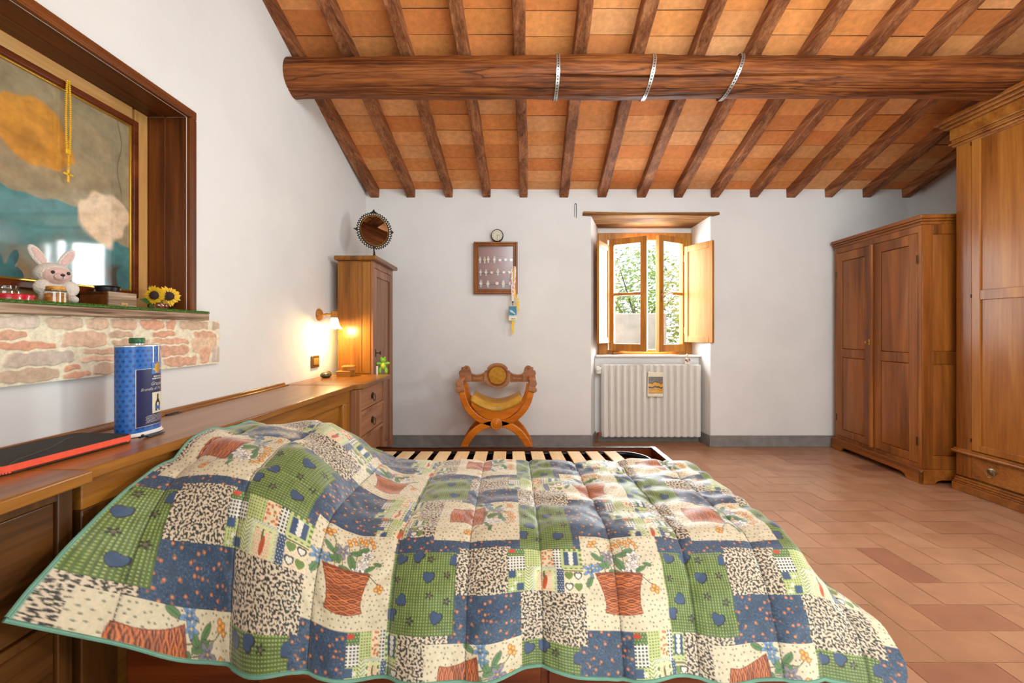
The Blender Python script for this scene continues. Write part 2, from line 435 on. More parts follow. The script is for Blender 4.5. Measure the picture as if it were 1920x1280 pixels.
b = MB()
b.box(-1.70, .775, YB, 4.45, 0, 3.0); b.box(1.909, 4.25, YB, 4.45, 0, 3.0); b.box(.775, 1.909, YB, 4.45, 2.19, 3.0)
b.prism([(.775, YB), (.914, 4.35), (.914, 4.45), (.775, 4.45)], 'z', 0, 2.19)
b.prism([(1.909, YB), (1.875, 4.35), (1.875, 4.45), (1.909, 4.45)], 'z', 0, 2.19)
b.box(.8, 1.9, 4.2, 4.45, 0, .842); b.box(.9, 1.9, 4.35, 4.45, 2.100, 2.19)
structure(b.build('wall_back', M['wall']))
b = MB(); b.box(XR, 4.25, YF_, 4.45, 0, 4.0); structure(b.build('wall_right', M['wall']))
b = MB(); b.box(-1.70, 4.25, YF_ - .3, YF_, 0, 4.0); structure(b.build('wall_front', M['wall']))

# herringbone terracotta floor
Wt = .1475; b = MB(); g = .0016
FC = [lin(192, 142, 108), lin(196, 146, 112), lin(188, 137, 103), lin(199, 150, 116), lin(193, 141, 108)]
DK = [lin(178, 124, 96), lin(172, 118, 92)]
ox, oy = 1.751 - 20 * Wt, 1.84 + Wt - 30 * Wt
rf = random.Random(5)
for i in range(-4, 36):
    for j in range(-8, 52):
        k = (i - j) % 4
        x0, y0 = ox + i * Wt, oy + j * Wt
        if x0 < -1.6 or x0 > 4.0 or y0 < -3.6 or y0 > 4.35: continue
        c = rf.choice(FC)
        if rf.random() < .045: c = rf.choice(DK)
        if k == 0: r = (x0, x0 + 2 * Wt, y0, y0 + Wt)
        elif k == 2: r = (x0, x0 + Wt, y0 - Wt, y0 + Wt)
        else: continue
        if abs(r[0] - 1.751) < .08 and abs(r[2] - 1.84) < .08: c = DK[1]
        s = rf.uniform(.965, 1.035) * .74; c = tuple(q * s for q in c[:3]) + (1,)
        z = rf.uniform(-.0004, .0004)
        b.add([(r[0] + g, r[2] + g, z), (r[1] - g, r[2] + g, z), (r[1] - g, r[3] - g, z), (r[0] + g, r[3] - g, z)], [(0, 1, 2, 3)], c)
gc = lin(196, 152, 118)
b.add([(-1.7, YF_, -.0015), (4.25, YF_, -.0015), (4.25, 4.45, -.0015), (-1.7, 4.45, -.0015)], [(0, 1, 2, 3)], gc)
b.box(-1.7, 4.25, YF_, 4.45, -.2, -.004, gc)
structure(b.build('floor', M['floor'], smooth=False))

# ceiling of terracotta planks on rafters
RX = [-1.276, -.934, -.573, -.213, .139, .518, .880, 1.255, 1.605, 1.952, 2.322, 2.673, 3.033, 3.395, 3.766]
def rx(x, y): return x - .055 * (4 - y)
b = MB(); TC = [lin(220, 144, 78), lin(214, 136, 70), lin(224, 152, 90), lin(208, 128, 66), lin(222, 157, 100), lin(216, 132, 68)]
edges = [-1.66] + RX + [4.3]
for k in range(len(edges) - 1):
    n, step = 28, .145
    jit = rf.uniform(-.012, .012)
    for r in range(n):
        ya, yb_ = 4.03 - r * step + jit, 4.03 - (r + 1) * step + jit
        if ya < 0: continue
        c = rf.choice(TC); s = rf.uniform(.9, 1.08); c = tuple(q * s for q in c[:3]) + (1,)
        a0, a1 = edges[k], edges[k + 1]; e = .0022; dz = rf.uniform(0, .003); t = rf.uniform(-.004, .004)
        pts = [(rx(a0, ya), ya - e, zc(ya) + dz), (rx(a1, ya), ya - e + t, zc(ya) + dz), (rx(a1, yb_), yb_ + e + t, zc(yb_) + dz), (rx(a0, yb_), yb_ + e, zc(yb_) + dz)]
        b.add(pts, [(3, 2, 1, 0)], c)
gc = lin(104, 58, 34)
b.add([(-1.7, 4.45, zc(4.45) + .006), (4.3, 4.45, zc(4.45) + .006), (4.3, 0, zc(0) + .006), (-1.7, 0, zc(0) + .006)], [(0, 1, 2, 3)], gc)
tc = lin(218, 148, 86)
b.add([(-1.7, 0, zc(0)), (4.3, 0, zc(0)), (4.3, YF_ - .3, zc(YF_ - .3)), (-1.7, YF_ - .3, zc(YF_ - .3))], [(0, 1, 2, 3)], tc)
structure(b.build('ceiling', M['tile_ceiling'], smooth=False))
ORD = ['first', 'second', 'third', 'fourth', 'fifth', 'sixth', 'seventh', 'eighth', 'ninth', 'tenth', 'eleventh', 'twelfth', 'thirteenth', 'fourteenth', 'fifteenth']
for k, x in enumerate(RX):
    w = .084 + rf.uniform(-.006, .006); h = .078
    b = MB()
    ys = np.linspace(4.06, 0.0, 24)
    vs = []
    for q, y in enumerate(ys):
        jx = rf.uniform(-.003, .003); jz = rf.uniform(-.002, .002)
        cx = rx(x, y) + jx
        vs += [(cx - w / 2, y, zc(y) + .02), (cx + w / 2, y, zc(y) + .02), (cx + w / 2 - .003, y, zc(y) - h + jz), (cx - w / 2 + .003, y, zc(y) - h + jz)]
    fs = [(0, 1, 2, 3), tuple(range(4 * 23, 4 * 24))[::-1]]
    for q in range(23):
        fs += [(4 * q + j, 4 * q + 4 + j, 4 * q + 4 + (j + 1) % 4, 4 * q + (j + 1) % 4) for j in range(4)]
    b.add(vs, fs)
    o = b.build('rafter', M['rafter_y'], bevel=.006, angle=30)
    tag(o, f'brown wooden rafter under the terracotta ceiling, {ORD[k]} from the left wall', 'rafter', 'sloping ceiling rafters', 'structure')

# the old round beam
n, m = 260, 200
u = np.linspace(-1.44, 4.0, n)[:, None]; a = np.linspace(0, 2 * PI, m + 1)[None, :]
R = .119 + .004 * np.sin(u * 2.1 + .5) + .003 * np.sin(u * 5.3 + 2 * a) + .003 * np.sin(3 * a + u * 1.2) + .0015 * np.sin(u * 31 + 5 * a)
crack = np.exp(-((a - (3.55 + .06 * np.sin(u * 2.2) + .02 * (u - 1))) / .035) ** 2) * sstep((u - .1) / .3) * sstep((2.3 - u) / .6)
R = R - .028 * crack - .006 * np.exp(-((a - (4.15 + .05 * np.sin(u * 3.1))) / .03) ** 2) - .005 * np.exp(-((a - (4.45 + .07 * np.sin(u * 1.7 + 1))) / .03) ** 2)
P = np.stack([u + 0 * a, 2.643 + R * np.cos(a), 2.685 + R * np.sin(a)], -1)
o = grid_mesh('ceiling_beam', P, M['beam']); tag(o, 'thick round log beam crossing the room under the rafters', 'beam', kind='structure')
for (xt, xb, lab) in ((.296, .290, 'left strap of perforated metal around the log beam'), (.885, .845, 'middle strap of perforated metal around the log beam'), (1.43, 1.34, 'right strap of perforated metal around the log beam, most slanted')):
    nn = 48; A = np.linspace(0, 2 * PI, nn + 1)
    hz = (np.sin(A) + 1) / 2
    xc = xb + (xt - xb) * hz
    r1 = .129
    P = np.stack([np.stack([xc + s, 2.643 + r1 * np.cos(A), 2.685 + r1 * np.sin(A)], -1) for s in (-.011, .011)], 0)
    o = grid_mesh('metal_strap', P, M['steel']); tag(o, lab, 'strap', 'perforated straps on the beam')
    hb = MB()
    for q in range(nn):
        if q % 1 == 0:
            aa = (A[q] + A[q + 1]) / 2; c = Vector((float((xc[q] + xc[q + 1]) / 2), 2.643 + .1305 * math.cos(aa), 2.685 + .1305 * math.sin(aa)))
            tdir = Vector((0, -math.sin(aa), math.cos(aa))); ex = Vector((1, 0, 0)); s = .0035
            hb.add([c - ex * s - tdir * s, c + ex * s - tdir * s, c + ex * s + tdir * s, c - ex * s + tdir * s], [(0, 1, 2, 3)])
    hb.build('hole', M['black'], o)['kind'] = 'stuff'

# grey painted skirting
b = MB(); b.box(-1.36, .775, YB - .012, YB, 0, .112); structure(b.build('baseboard_back', M['skirting'], bevel=.003))
b = MB(); b.box(1.909, XR, YB - .012, YB, 0, .108); structure(b.build('baseboard_right', M['skirting'], bevel=.003))
b = MB(); b.prism([(1.909, YB - .012), (1.889, 4.2), (1.879, 4.2), (1.897, YB - .012)], 'z', 0, .108)
b.box(.85, 1.885, 4.19, 4.2, 0, .085); b.prism([(.775, YB - .01), (.852, 4.2), (.864, 4.2), (.787, YB - .01)], 'z', 0, .1)
structure(b.build('baseboard_niche', M['skirting'], bevel=.002))

# wooden lintel over the window recess
b = MB(); b.prism([(.694, 2.192), (.76, 2.188), (1.2, 2.191), (1.93, 2.186), (1.99, 2.200), (1.985, 2.222), (1.6, 2.219), (1.2, 2.216), (.70, 2.228)], 'y', YB - .022, YB + .03)
b.add([(.775, YB - .01, 2.19), (1.909, YB - .01, 2.19), (1.876, 4.36, 2.157), (.912, 4.36, 2.157), (.775, YB - .01, 2.21), (1.909, YB - .01, 2.21), (1.876, 4.36, 2.2), (.912, 4.36, 2.2)],
      [(0, 1, 2, 3), (4, 7, 6, 5), (0, 4, 5, 1), (1, 5, 6, 2), (2, 6, 7, 3), (3, 7, 4, 0)])
structure(b.build('trim_1', M['soffit'], bevel=.003))

# ------------------------------------------------------------------ window_1
win = bpy.data.objects.new('window_1', None); LINK(win); win.location = (1.39, 4.35, .845); win['kind'] = 'structure'
def frame_box(b, x0, x1, z0, z1, y0, y1, w):
    wl, wr, wb, wt = w
    b.box(x0, x0 + wl, y0, y1, z0, z1); b.box(x1 - wr, x1, y0, y1, z0, z1)
    b.box(x0 + wl, x1 - wr, y0, y1, z0, z0 + wb); b.box(x0 + wl, x1 - wr, y0, y1, z1 - wt, z1)
b = W(win); frame_box(b, .914, 1.875, .858, 2.106, 4.33, 4.40, (.10, .055, .05, .075)); b.build('window_frame', M['oak_z'], win, bevel=.004)
b = W(win); b.box(.86, 1.90, 4.16, 4.36, .842, .858); b.build('window_sill', M['white'], win, bevel=.003)
b = W(win); b.box(1.06, 1.62, 4.31, 4.33, .862, .885); b.build('weather_bar', M['oak_x'], win, bevel=.004)
def leaf(name, hinge, free, z0, z1, thick, build):
    """a hinged leaf: local x runs from hinge to free edge"""
    hx, hy = hinge; d = Vector((free[0] - hx, free[1] - hy)); ang = math.atan2(d.y, d.x)
    MX = Matrix.Translation(-Vector(win.location)) @ Matrix.Translation((hx, hy, 0)) @ Matrix.Rotation(ang, 4, 'Z')
    return MX, d.length
for (hinge, free, z0, z1, side) in (((1.022, 4.325), (1.345, 4.13), .895, 2.035, 1), ((1.818, 4.325), (1.478, 4.15), .890, 2.050, -1)):
    MX, L_ = leaf('sash', hinge, free, z0, z1, .045, None)
    t0, t1 = (-.0, .05) if side == 1 else (-.05, 0.0)
    b = MB(MX); frame_box(b, 0, L_, z0, z1, t0, t1, (.05, .062, .075, .062))
    zm = z0 + (z1 - z0) * .505
    b.box(.05, L_ - .062, t0 + .01, t1 - .01, zm - .014, zm + .014)
    s = b.build('window_sash', M['oak_z'], win, bevel=.004)
    b = MB(MX); tm = (t0 + t1) / 2; b.box(.048, L_ - .06, tm - .002, tm + .002, z0 + .07, z1 - .06); b.build('pane', M['pane'], s)
    if side == -1:
        b = MB(MX); yy = t1 if side == -1 else t0
        b.lathe([(.013, 0), (.013, .008)], (L_ - .031, yy, zm - .0), 'y', 14); b.box(L_ - .04, L_ - .022, yy, yy + .006, zm - .09, zm + .03)
        b.tube([(L_ - .031, yy + .004, zm), (L_ - .031, yy + .04, zm), (L_ - .06, yy + .045, zm - .004), (L_ - .13, yy + .045, zm - .012)], .007, 8)
        b.build('handle', M['pewter'], s)
def shutter(hinge, free, z0, z1, flip):
    MX, L_ = leaf('s', hinge, free, z0, z1, .02, None)
    b = MB(MX); t = .024
    frame_box(b, 0, L_, z0, z1, -t / 2, t / 2, (.045, .045, .06, .06)); s = b.build('shutter', M['maple_z'], win, bevel=.003)
    b = MB(MX); b.box(.043, L_ - .043, -.005, .005, z0 + .058, z1 - .058); b.build('panel', M['maple_z'], s)
    b = MB(MX)
    for zz in (z0 + .12, z1 - .12): b.lathe([(.007, -.03), (.007, .03)], (-.008, 0, zz), 'z', 10)
    b.build('hinge', M['brass'], s)
shutter((1.012, 4.30), (.847, 4.03), .976, 1.968, 1)
shutter((1.79, 4.29), (1.925, 3.975), .985, 1.955, -1)

# ------------------------------------------------------------------ outdoors
rt = random.Random(3)
def tree(c, rad, n, label, trunk_h, size=.05):
    t = thing('garden_tree', label, 'tree', (c[0], c[1], -.4), group='trees outside the window')
    b = W(t); b.tube([(c[0], c[1], -.4), (c[0] + .05, c[1], trunk_h * .5), (c[0], c[1] + .03, trunk_h), (c[0] + .1, c[1], c[2])], [.07, .06, .05, .02], 10)
    for q in range(9):
        a = rt.uniform(0, 6.28); b.tube([(c[0], c[1] + .02, trunk_h + .1 * q / 3), (c[0] + rad[0] * .7 * math.cos(a), c[1] + rad[1] * .7 * math.sin(a), c[2] + rt.uniform(-.4, .6) * rad[2])], [.03, .008], 6)
    b.build('trunk', M['trunk'], t)
    b = W(t)
    for q in range(n):
        while True:
            p = Vector((rt.uniform(-1, 1), rt.uniform(-1, 1), rt.uniform(-1, 1)))
            if .15 < p.length < 1: break
        ctr = Vector((c[0] + p.x * rad[0], c[1] + p.y * rad[1], c[2] + p.z * rad[2]))
        d = Vector((rt.gauss(0, 1), rt.gauss(0, 1), rt.gauss(0, .6))).normalized(); e = d.orthogonal().normalized(); s = size * rt.uniform(.6, 1.3)
        b.add([ctr - d * s, ctr + e * s * .4, ctr + d * s, ctr - e * s * .4], [(0, 1, 2, 3)])
    b.build('crown', M['foliage'], t, smooth=False)
tree((2.7, 8.8, 1.75), (1.1, .9, 1.2), 2600, 'leafy tree outside behind the half open window sash', .9, .062)
tree((2.75, 6.0, 1.15), (.42, .45, 1.0), 900, 'leafy bush outside seen through the right window sash', .5, .055)
b = MB(); b.box(-1.0, 2.32, 6.2, 6.45, -.4, 1.36); tag(b.build('garden_wall', M['garden_wall'], bevel=.02), 'pale rendered wall outside, low behind the left window sash', 'wall')
b = MB(); b.add([(-8, 4.46, -.4), (14, 4.46, -.4), (14, 40, -.4), (-8, 40, -.4)], [(0, 1, 2, 3)]); structure(b.build('garden_ground', M['soil']))

# ------------------------------------------------------------------ niche in the left wall
tr = bpy.data.objects.new('trim_2', None); LINK(tr); tr.location = (-1.45, 1.25, 1.18); tr['kind'] = 'structure'
b = W(tr); b.box(-1.56, -1.361, ny1 - .001, ny1 + .012, 1.178, 1.999); b.box(-1.452, -1.448, ny1 - .004, ny1, 1.178, 2.0); b.build('niche_jamb', M['niche_z'], tr, bevel=.002)
b = W(tr); b.box(-1.56, -1.361, ny0, ny1, 2.0 - .001, 2.012); b.box(-1.45, -1.445, ny0, ny1, 1.997, 2.0); b.build('niche_soffit', M['niche_y'], tr, bevel=.002)
b = W(tr); b.box(XW, -1.343, ny1, ny1 + .036, 1.178, 1.9995); b.box(-1.346, -1.340, ny1 + .004, ny1 + .014, 1.178, 2.02); s = b.build('casing', M['niche_z'], tr, bevel=.004)
b = W(tr); b.box(XW, -1.343, ny0 - .03, ny1 + .036, 2.0, 2.036); b.box(-1.346, -1.340, ny0, ny1 + .012, 2.006, 2.014); b.build('casing', M['niche_y'], tr, bevel=.004)
b = W(tr); b.box(-1.535, -1.52, 1.711, ny1 - .004, 1.178, 2.0); b.build('pine_batten', M['pine_z'], tr, bevel=.002)
b = W(tr); b.box(-1.535, -1.52, ny0, 1.70, 1.948, 2.0); b.box(-1.56, -1.535, ny0, ny1, 1.178, 2.0); b.build('pine_batten', M['pine_y'], tr, bevel=.002)

sh = MB(); sh.box(-1.556, -1.318, .55, 1.852, 1.1455, 1.1755)
o = sh.build('shelf_plank', M['wash_y'], bevel=.003); tag(o, 'weathered wooden plank shelf under the niche above the stone panel', 'shelf')
# artificial grass runner
b = MB(); b.box(-1.53, -1.312, .6, 1.846, 1.1757, 1.179)
for q in range(5200):
    x, y = rt.uniform(-1.336, -1.311), rt.uniform(1.05, 1.846)
    dx, dy, h = rt.uniform(-.005, .005), rt.uniform(-.005, .005), rt.uniform(.003, .008)
    b.add([(x, y - .0012, 1.178), (x, y + .0012, 1.178), (x + dx, y + dy, 1.179 + h)], [(0, 1, 2)])
o = b.build('grass_runner', M['turf'], smooth=False); tag(o, 'green artificial grass strip lying on the plank shelf', 'grass mat')

# stone cladding panel below the niche
ny, nz = 740, 100
yy = np.linspace(.48, 1.945, ny); zz = np.linspace(.951, 1.1452, nz)
Yg, Zg = np.meshgrid(yy, zz, indexing='ij')
mort = np.array(lin(228, 217, 190)[:3]); col = np.tile(mort, (ny, nz, 1)); hgt = np.zeros((ny, nz))
SCOL = [lin(222, 172, 144), lin(212, 180, 152), lin(200, 174, 150), lin(226, 186, 158), lin(222, 164, 134), lin(206, 188, 172)]
rs = np.random.default_rng(4)
stones = []
rows = [(1.105, 1.141), (1.048, 1.099), (1.000, 1.042), (.956, .995)]
for (za, zb) in rows:
    y = .47 + rs.uniform(0, .03)
    while y < 1.96:
        w = rs.choice([.05, .07, .11, .15, .2]) * rs.uniform(.85, 1.15)
        if rs.random() < .22 and za != rows[0][0]: stones.append((y, y + w, za, zb + .03, rs.integers(6)))
        elif rs.random() < .25:
            zm = (za + zb) / 2; stones.append((y, y + w, za, zm - .003, rs.integers(6))); stones.append((y, y + w * .6, zm + .003, zb, rs.integers(6)))
        else: stones.append((y, y + w, za, zb, rs.integers(6)))
        y += w + .010
wob = .004 * np.sin(Yg * 61 + Zg * 90) + .003 * np.sin(Yg * 140 - Zg * 60 + 1)
for (a0, a1, c0, c1, ci) in stones:
    my, mz, hy, hz = (a0 + a1) / 2, (c0 + c1) / 2, (a1 - a0) / 2, (c1 - c0) / 2
    sk = rs.uniform(-.25, .25)
    qy = np.abs(Yg - my + sk * (Zg - mz) * .6 + wob) / hy; qz = np.abs(Zg - mz + sk * (Yg - my) * .12 + wob * .6) / hz
    d = (qy ** 5 + qz ** 5) ** .2
    mk = sstep((1.0 - d) / .10)[..., None]
    shade = rs.uniform(.85, 1.12)
    col = col * (1 - mk) + np.array(SCOL[ci][:3]) * shade * mk; hgt = np.maximum(hgt, mk[..., 0] * .004)
X = np.full_like(Yg, -1.342) + hgt 
P = np.stack([X, Yg, Zg], -1)
st = thing('stone_panel', 'panel of pinkish and tan stone cladding on the left wall below the plank shelf', 'wall panel', (XW, 1.2, .951))
o = grid_mesh('stone_face', P - np.array(st.location), M['vcol_stone'], st, col)
b = W(st); b.box(XW, -1.3425, .482, 1.944, .952, 1.1445); b.build('mounting_board', M['wall_grey'], st)

# ------------------------------------------------------------------ framed picture
pic = thing('framed_picture', 'large framed painting in teal and ochre behind glass in the niche', 'picture', (-1.53, 1.2, 1.2))
py0, py1, pz0, pz1 = .79, 1.678, 1.2635, 1.913
n1, n2 = 360, 260
Yg, Zg = np.meshgrid(np.linspace(py0, py1, n1), np.linspace(pz0, pz1, n2), indexing='ij')
U = (Yg - py0) / (py1 - py0); V = (Zg - pz0) / (pz1 - pz0)
def L3(*c): return np.array(lin(*c)[:3])
nz_ = .03 * np.sin(U * 17 + 3 * V) + .02 * np.sin(V * 23 - U * 9) + .012 * np.sin(U * 61 + V * 37)
bg = L3(176, 158, 124) * (1 - (V[..., None])) * .95 + L3(152, 138, 106) * V[..., None]
colp = bg * (1 + nz_[..., None] * 2)
def blend(mask, c):
    global colp
    colp = colp * (1 - mask[..., None]) + c * mask[..., None]
# a plain abstract: teal rolling mass below, ochre rounded mass above it, pale field at right
hill = .50 - .55 * np.clip(U - .50, 0, 1) ** 1.2 + .03 * np.sin(U * 9) + nz_ * .6
blend(sstep((U - .40 - .2 * (V - .3) ** 2 + nz_) / .03) * sstep((hill - V) / .015), L3(72, 136, 138))
blend(sstep((hill - .10 - V + .08 * np.sin(U * 14 + V * 8)) / .2) * sstep((U - .45) / .1) * .55, L3(36, 84, 90))
blend(sstep((.14 - np.sqrt(((U - .60) / 1.1) ** 2 + ((V - .72) / 1.15) ** 2) + nz_ * .6) / .02), L3(206, 144, 50))
blend(sstep((.07 - np.sqrt((U - .585) ** 2 + ((V - .68) / 1.2) ** 2) + nz_ * .7) / .05) * .6, L3(110, 66, 22))
blend(sstep((.13 - np.sqrt(((U - .90) / .85) ** 2 + ((V - .40) / 1.5) ** 2) + nz_ * .6) / .02), L3(236, 208, 174))
blend(sstep((.05 - np.abs(U - .93) + nz_) / .02) * sstep((.16 - V) / .05), L3(60, 54, 38))
blend(sstep((.004 - np.abs(U - .955 + .01 * np.sin(V * 20))) / .004) * sstep((V - .5) / .1) * .7, L3(62, 56, 44))
P = np.stack([np.full_like(Yg, -1.516), Yg, Zg], -1) - np.array(pic.location)
grid_mesh('canvas', P, M['vcol_paint'], pic, colp)
b = W(pic)
def yz_frame(b, y0, y1, z0, z1, w, x0, x1):
    b.box(x0, x1, y0 - w, y0, z0 - w, z1 + w); b.box(x0, x1, y1, y1 + w, z0 - w, z1 + w)
    b.box(x0, x1, y0, y1, z0 - w, z0); b.box(x0, x1, y0, y1, z1, z1 + w)
yz_frame(b, py0, py1, pz0, pz1, .008, -1.519, -1.508); b.build('gold_slip', M['gold'], pic, bevel=.002)
b = W(pic); yz_frame(b, py0 - .008, py1 + .008, pz0 - .008, pz1 + .008, .024, -1.519, -1.502); b.build('frame', M['mahog_y'], pic, bevel=.004)
b = W(pic); b.add([(-1.512, py0, pz0), (-1.512, py1, pz0), (-1.512, py1, pz1), (-1.512, py0, pz1)], [(0, 1, 2, 3)]); b.build('glass', M['picture_glass'], pic)

# rosary hanging over the picture
ro = thing('rosary', 'yellow bead rosary hanging over the framed painting', 'rosary', (-1.49, 1.427, 1.93))
b = W(ro)
for s in (-1, 1):
    for q in range(34):
        t = q / 33; b.ball((-1.494, 1.427 + s * .011 * math.sin(PI * min(1, t * 1.0) * .5 + .3) * (1 - t * .5), 1.945 - t * .232), .0036, 8)
for q in range(8): b.ball((-1.493, 1.427, 1.692 - q * .0065), .0034, 8)
b.build('bead', M['yellow_plastic'], ro)['kind'] = 'stuff'
b = W(ro); b.box(-1.4965, -1.4915, 1.419, 1.435, 1.698, 1.716); b.build('medal', M['yellow_plastic'], ro, bevel=.002)
b = W(ro); b.box(-1.4965, -1.4915, 1.4235, 1.4305, 1.602, 1.645); b.box(-1.4965, -1.4915, 1.411, 1.443, 1.626, 1.633); b.build('cross', M['yellow_plastic'], ro, bevel=.0015)
SZ = 1.1800   # top of the grass runner on the plank shelf
# plush rabbit
t = thing('plush_rabbit', 'white and pink plush rabbit sitting against the painting on the shelf', 'soft toy', (-1.437, 1.325, SZ + .004), -.35); t.scale = (.82, .82, .82)
b = MB(); b.ball((0, 0, .045), (.036, .040, .048), 18); b.ball((.0, 0, .092), (.024, .024, .02), 14)
for s in (-1, 1):
    b.ball((.03, s * .040, .060), (.020, .026, .030), 14); b.ball((.022, s * .034, .074), (.018, .018, .018), 12)
    b.ball((.045, s * .034, .018), (.034, .020, .018), 14)
o = b.build('body', M['plush'], t); md = o.modifiers.new('one_skin', 'REMESH'); md.mode = 'VOXEL'; md.voxel_size = .004; md.use_smooth_shade = True
b = MB(); b.ball((.002, 0, .114), (.048, .054, .044), 20); o = b.build('head', M['plush'], t)
b = MB(); b.ball((.014, 0, .111), (.041, .046, .037), 20); b.ball((.05, .002, .103), (.014, .021, .016), 14); b.build('face', M['plush_pink'], o)
b = MB(); b.ball((.0625, .003, .108), (.005, .007, .0055), 12); b.tube([(.0655, .003, .103), (.064, .003, .095)], .001, 6); b.build('nose', M['black'], o)
for s in (-1, 1):
    b = MB(); b.ball((.050, .003 + s * .022, .118), (.005, .0058, .0065), 12); b.build('eye', M['black'], o)
    e = MB(Matrix.Translation((0, s * .024, .150)) @ Matrix.Rotation(-s * .52, 4, 'X')); e.ball((0, 0, .034), (.010, .019, .044), 16); eo = e.build('ear', M['plush'], t)
    e = MB(Matrix.Translation((0, s * .024, .150)) @ Matrix.Rotation(-s * .52, 4, 'X')); e.ball((.006, 0, .033), (.006, .012, .034), 14); e.build('ear_lining', M['plush_pink'], eo)

def jar(loc, r, h, fill, lid, label, lidm):
    t = thing('glass_jar', label, 'jar', loc)
    b = MB(); b.lathe([(r * .9, 0), (r, .003), (r, h * .66), (r * .82, h * .74), (r * .80, h * .78), (r * .86, h * .80)], n=28); b.build('jar_body', M['jar_glass'], t)
    b = MB(); b.lathe([(r * .84, .003), (r * .93, .006), (r * .93, h * .55), (r * .8, h * .60)], n=24)
    for q in range(26):
        a, k = rt.uniform(0, 6.28), rt.uniform(.1, .55); b.ball((r * .86 * math.cos(a), r * .86 * math.sin(a), h * k), (r * .12, r * .12, r * .07), 8)
    b.build('contents', fill, t)
    b = MB(); b.lathe([(r * .74, h * .76), (r * .8, h * .80), (r * .8, h * .98), (r * .74, h)], n=28); b.build('lid', lidm, t, bevel=.001)
    return t
j = jar((-1.352, 1.256, SZ), .0265, .052, M['amber'], 1, 'small glass jar of amber filling with golden lid in front of the plush rabbit', M['cork'])
b = MB(); b.tube([(.023 * math.cos(a), .023 * math.sin(a), .040) for a in np.linspace(0, 6.28, 20)][:-1], .0012, 6, closed=True); b.ball((.012, -.022, .040), .0035, 8); b.build('clasp', M['pewter'], j)
jar((-1.462, 1.225, SZ), .033, .052, M['olive_fill'], 1, 'glass jar of yellow green filling left of the plush rabbit', M['glass'])
t = thing('round_tin', 'flat red round tin lying on the grass strip at the left end of shelf', 'tin', (-1.375, 1.165, SZ))
b = MB(); b.lathe([(.040, 0), (.042, .002), (.042, .012)], n=36); b.build('tin_base', M['red_gloss'], t, bevel=.001)
b = MB(); b.lathe([(.0432, .011), (.0436, .018), (.041, .021), (.036, .0215)], n=36); b.build('tin_lid', M['red_gloss'], t)
# box with keyhole
t = thing('keepsake_box', 'small wooden box with pale keyhole front between the rabbit and sunflowers', 'box', (-1.45, 1.53, SZ))
b = W(t); b.box(-1.505, -1.408, 1.475, 1.585, SZ, SZ + .048); b.build('box_body', M['niche_y'], t, bevel=.0015)
b = W(t); b.box(-1.407, -1.402, 1.475, 1.585, SZ, SZ + .0585); b.build('box_front', M['wash_y'], t, bevel=.001)
b = W(t); b.box(-1.505, -1.4075, 1.475, 1.585, SZ + .0485, SZ + .0585); b.build('box_lid', M['niche_y'], t, bevel=.0015)
b = W(t); b.box(-1.4025, -1.401, 1.522, 1.548, SZ + .005, SZ + .022); p = b.build('lock_plate', M['pine_y'], t)
b = W(t); b.box(-1.4012, -1.4006, 1.530, 1.540, SZ + .011, SZ + .0145); b.build('keyhole', M['black'], p)
t = thing('small_dish', 'small black lidded dish resting on the keepsake box', 'dish', (-1.455, 1.525, SZ + .0588))
b = MB(); b.lathe([(.026, 0), (.034, .003), (.037, .018), (.040, .020)], n=30, sx=.8); b.build('bowl', M['black'], t)
b = MB(); b.lathe([(.040, .0195), (.041, .022), (.02, .0245)], n=30, sx=.8); b.build('lid', M['black_metal'], t); b = MB(); b.ball((.006, .043, .012), .004, 8); b.build('clasp', M['pewter'], t)
# sunflower vase
t = thing('sunflower_vase', 'little glass vase with two yellow sunflowers at the niche right corner', 'vase', (-1.405, 1.693, SZ))
b = MB(); b.lathe([(.014, 0), (.024, .004), (.030, .018), (.027, .033), (.019, .042), (.021, .047)], n=28); b.build('vase_glass', M['jar_glass'], t)
b = MB(); b.lathe([(.013, .002), (.023, .006), (.028, .018), (.025, .028)], n=20)
for q in range(40):
    a, z = rt.uniform(0, 6.28), rt.uniform(.006, .028); b.ball((.027 * math.cos(a), .027 * math.sin(a), z), .0035, 6)
b.build('dried_petals', M['nuts'], t)
def flower(c, nrm, r):
    n_ = Vector(nrm).normalized(); q = n_.to_track_quat('Z', 'Y').to_matrix().to_4x4(); MX = Matrix.Translation(c) @ q
    b = MB(MX); b.lathe([(r * .46, -.002), (r * .48, .003), (r * .3, .007), (r * .02, .008)], n=20); fo = b.build('flower_centre', M['seed'], t)
    b = MB(MX)
    for ring in (0, 1):
        for k in range(17):
            a = 2 * PI * (k + ring * .5) / 15 + rt.uniform(-.08, .08); ca, sa = math.cos(a), math.sin(a); L_ = r * rt.uniform(.95, 1.28); w = r * .16; z = -.003 - .002 * ring
            b.add([(ca * r * .42, sa * r * .42, z), (ca * L_ * .75 - sa * w, sa * L_ * .75 + ca * w, z + .003), (ca * L_, sa * L_, z - .002), (ca * L_ * .75 + sa * w, sa * L_ * .75 - ca * w, z + .003)], [(0, 1, 2, 3)])
    b.build('petals', M['petal'], fo)['kind'] = 'stuff'
    b = MB(); b.tube([Vector(c) - n_ * .004, Vector((0, 0, .045)) * .6 + Vector(c) * .4, (0, 0, .02)], .0022, 6); b.build('stem', M['leaf'], fo)
flower((.012, .032, .062), (.8, -.6, .12), .036); flower((.006, -.033, .060), (.2, -1, .1), .034)
b = MB()
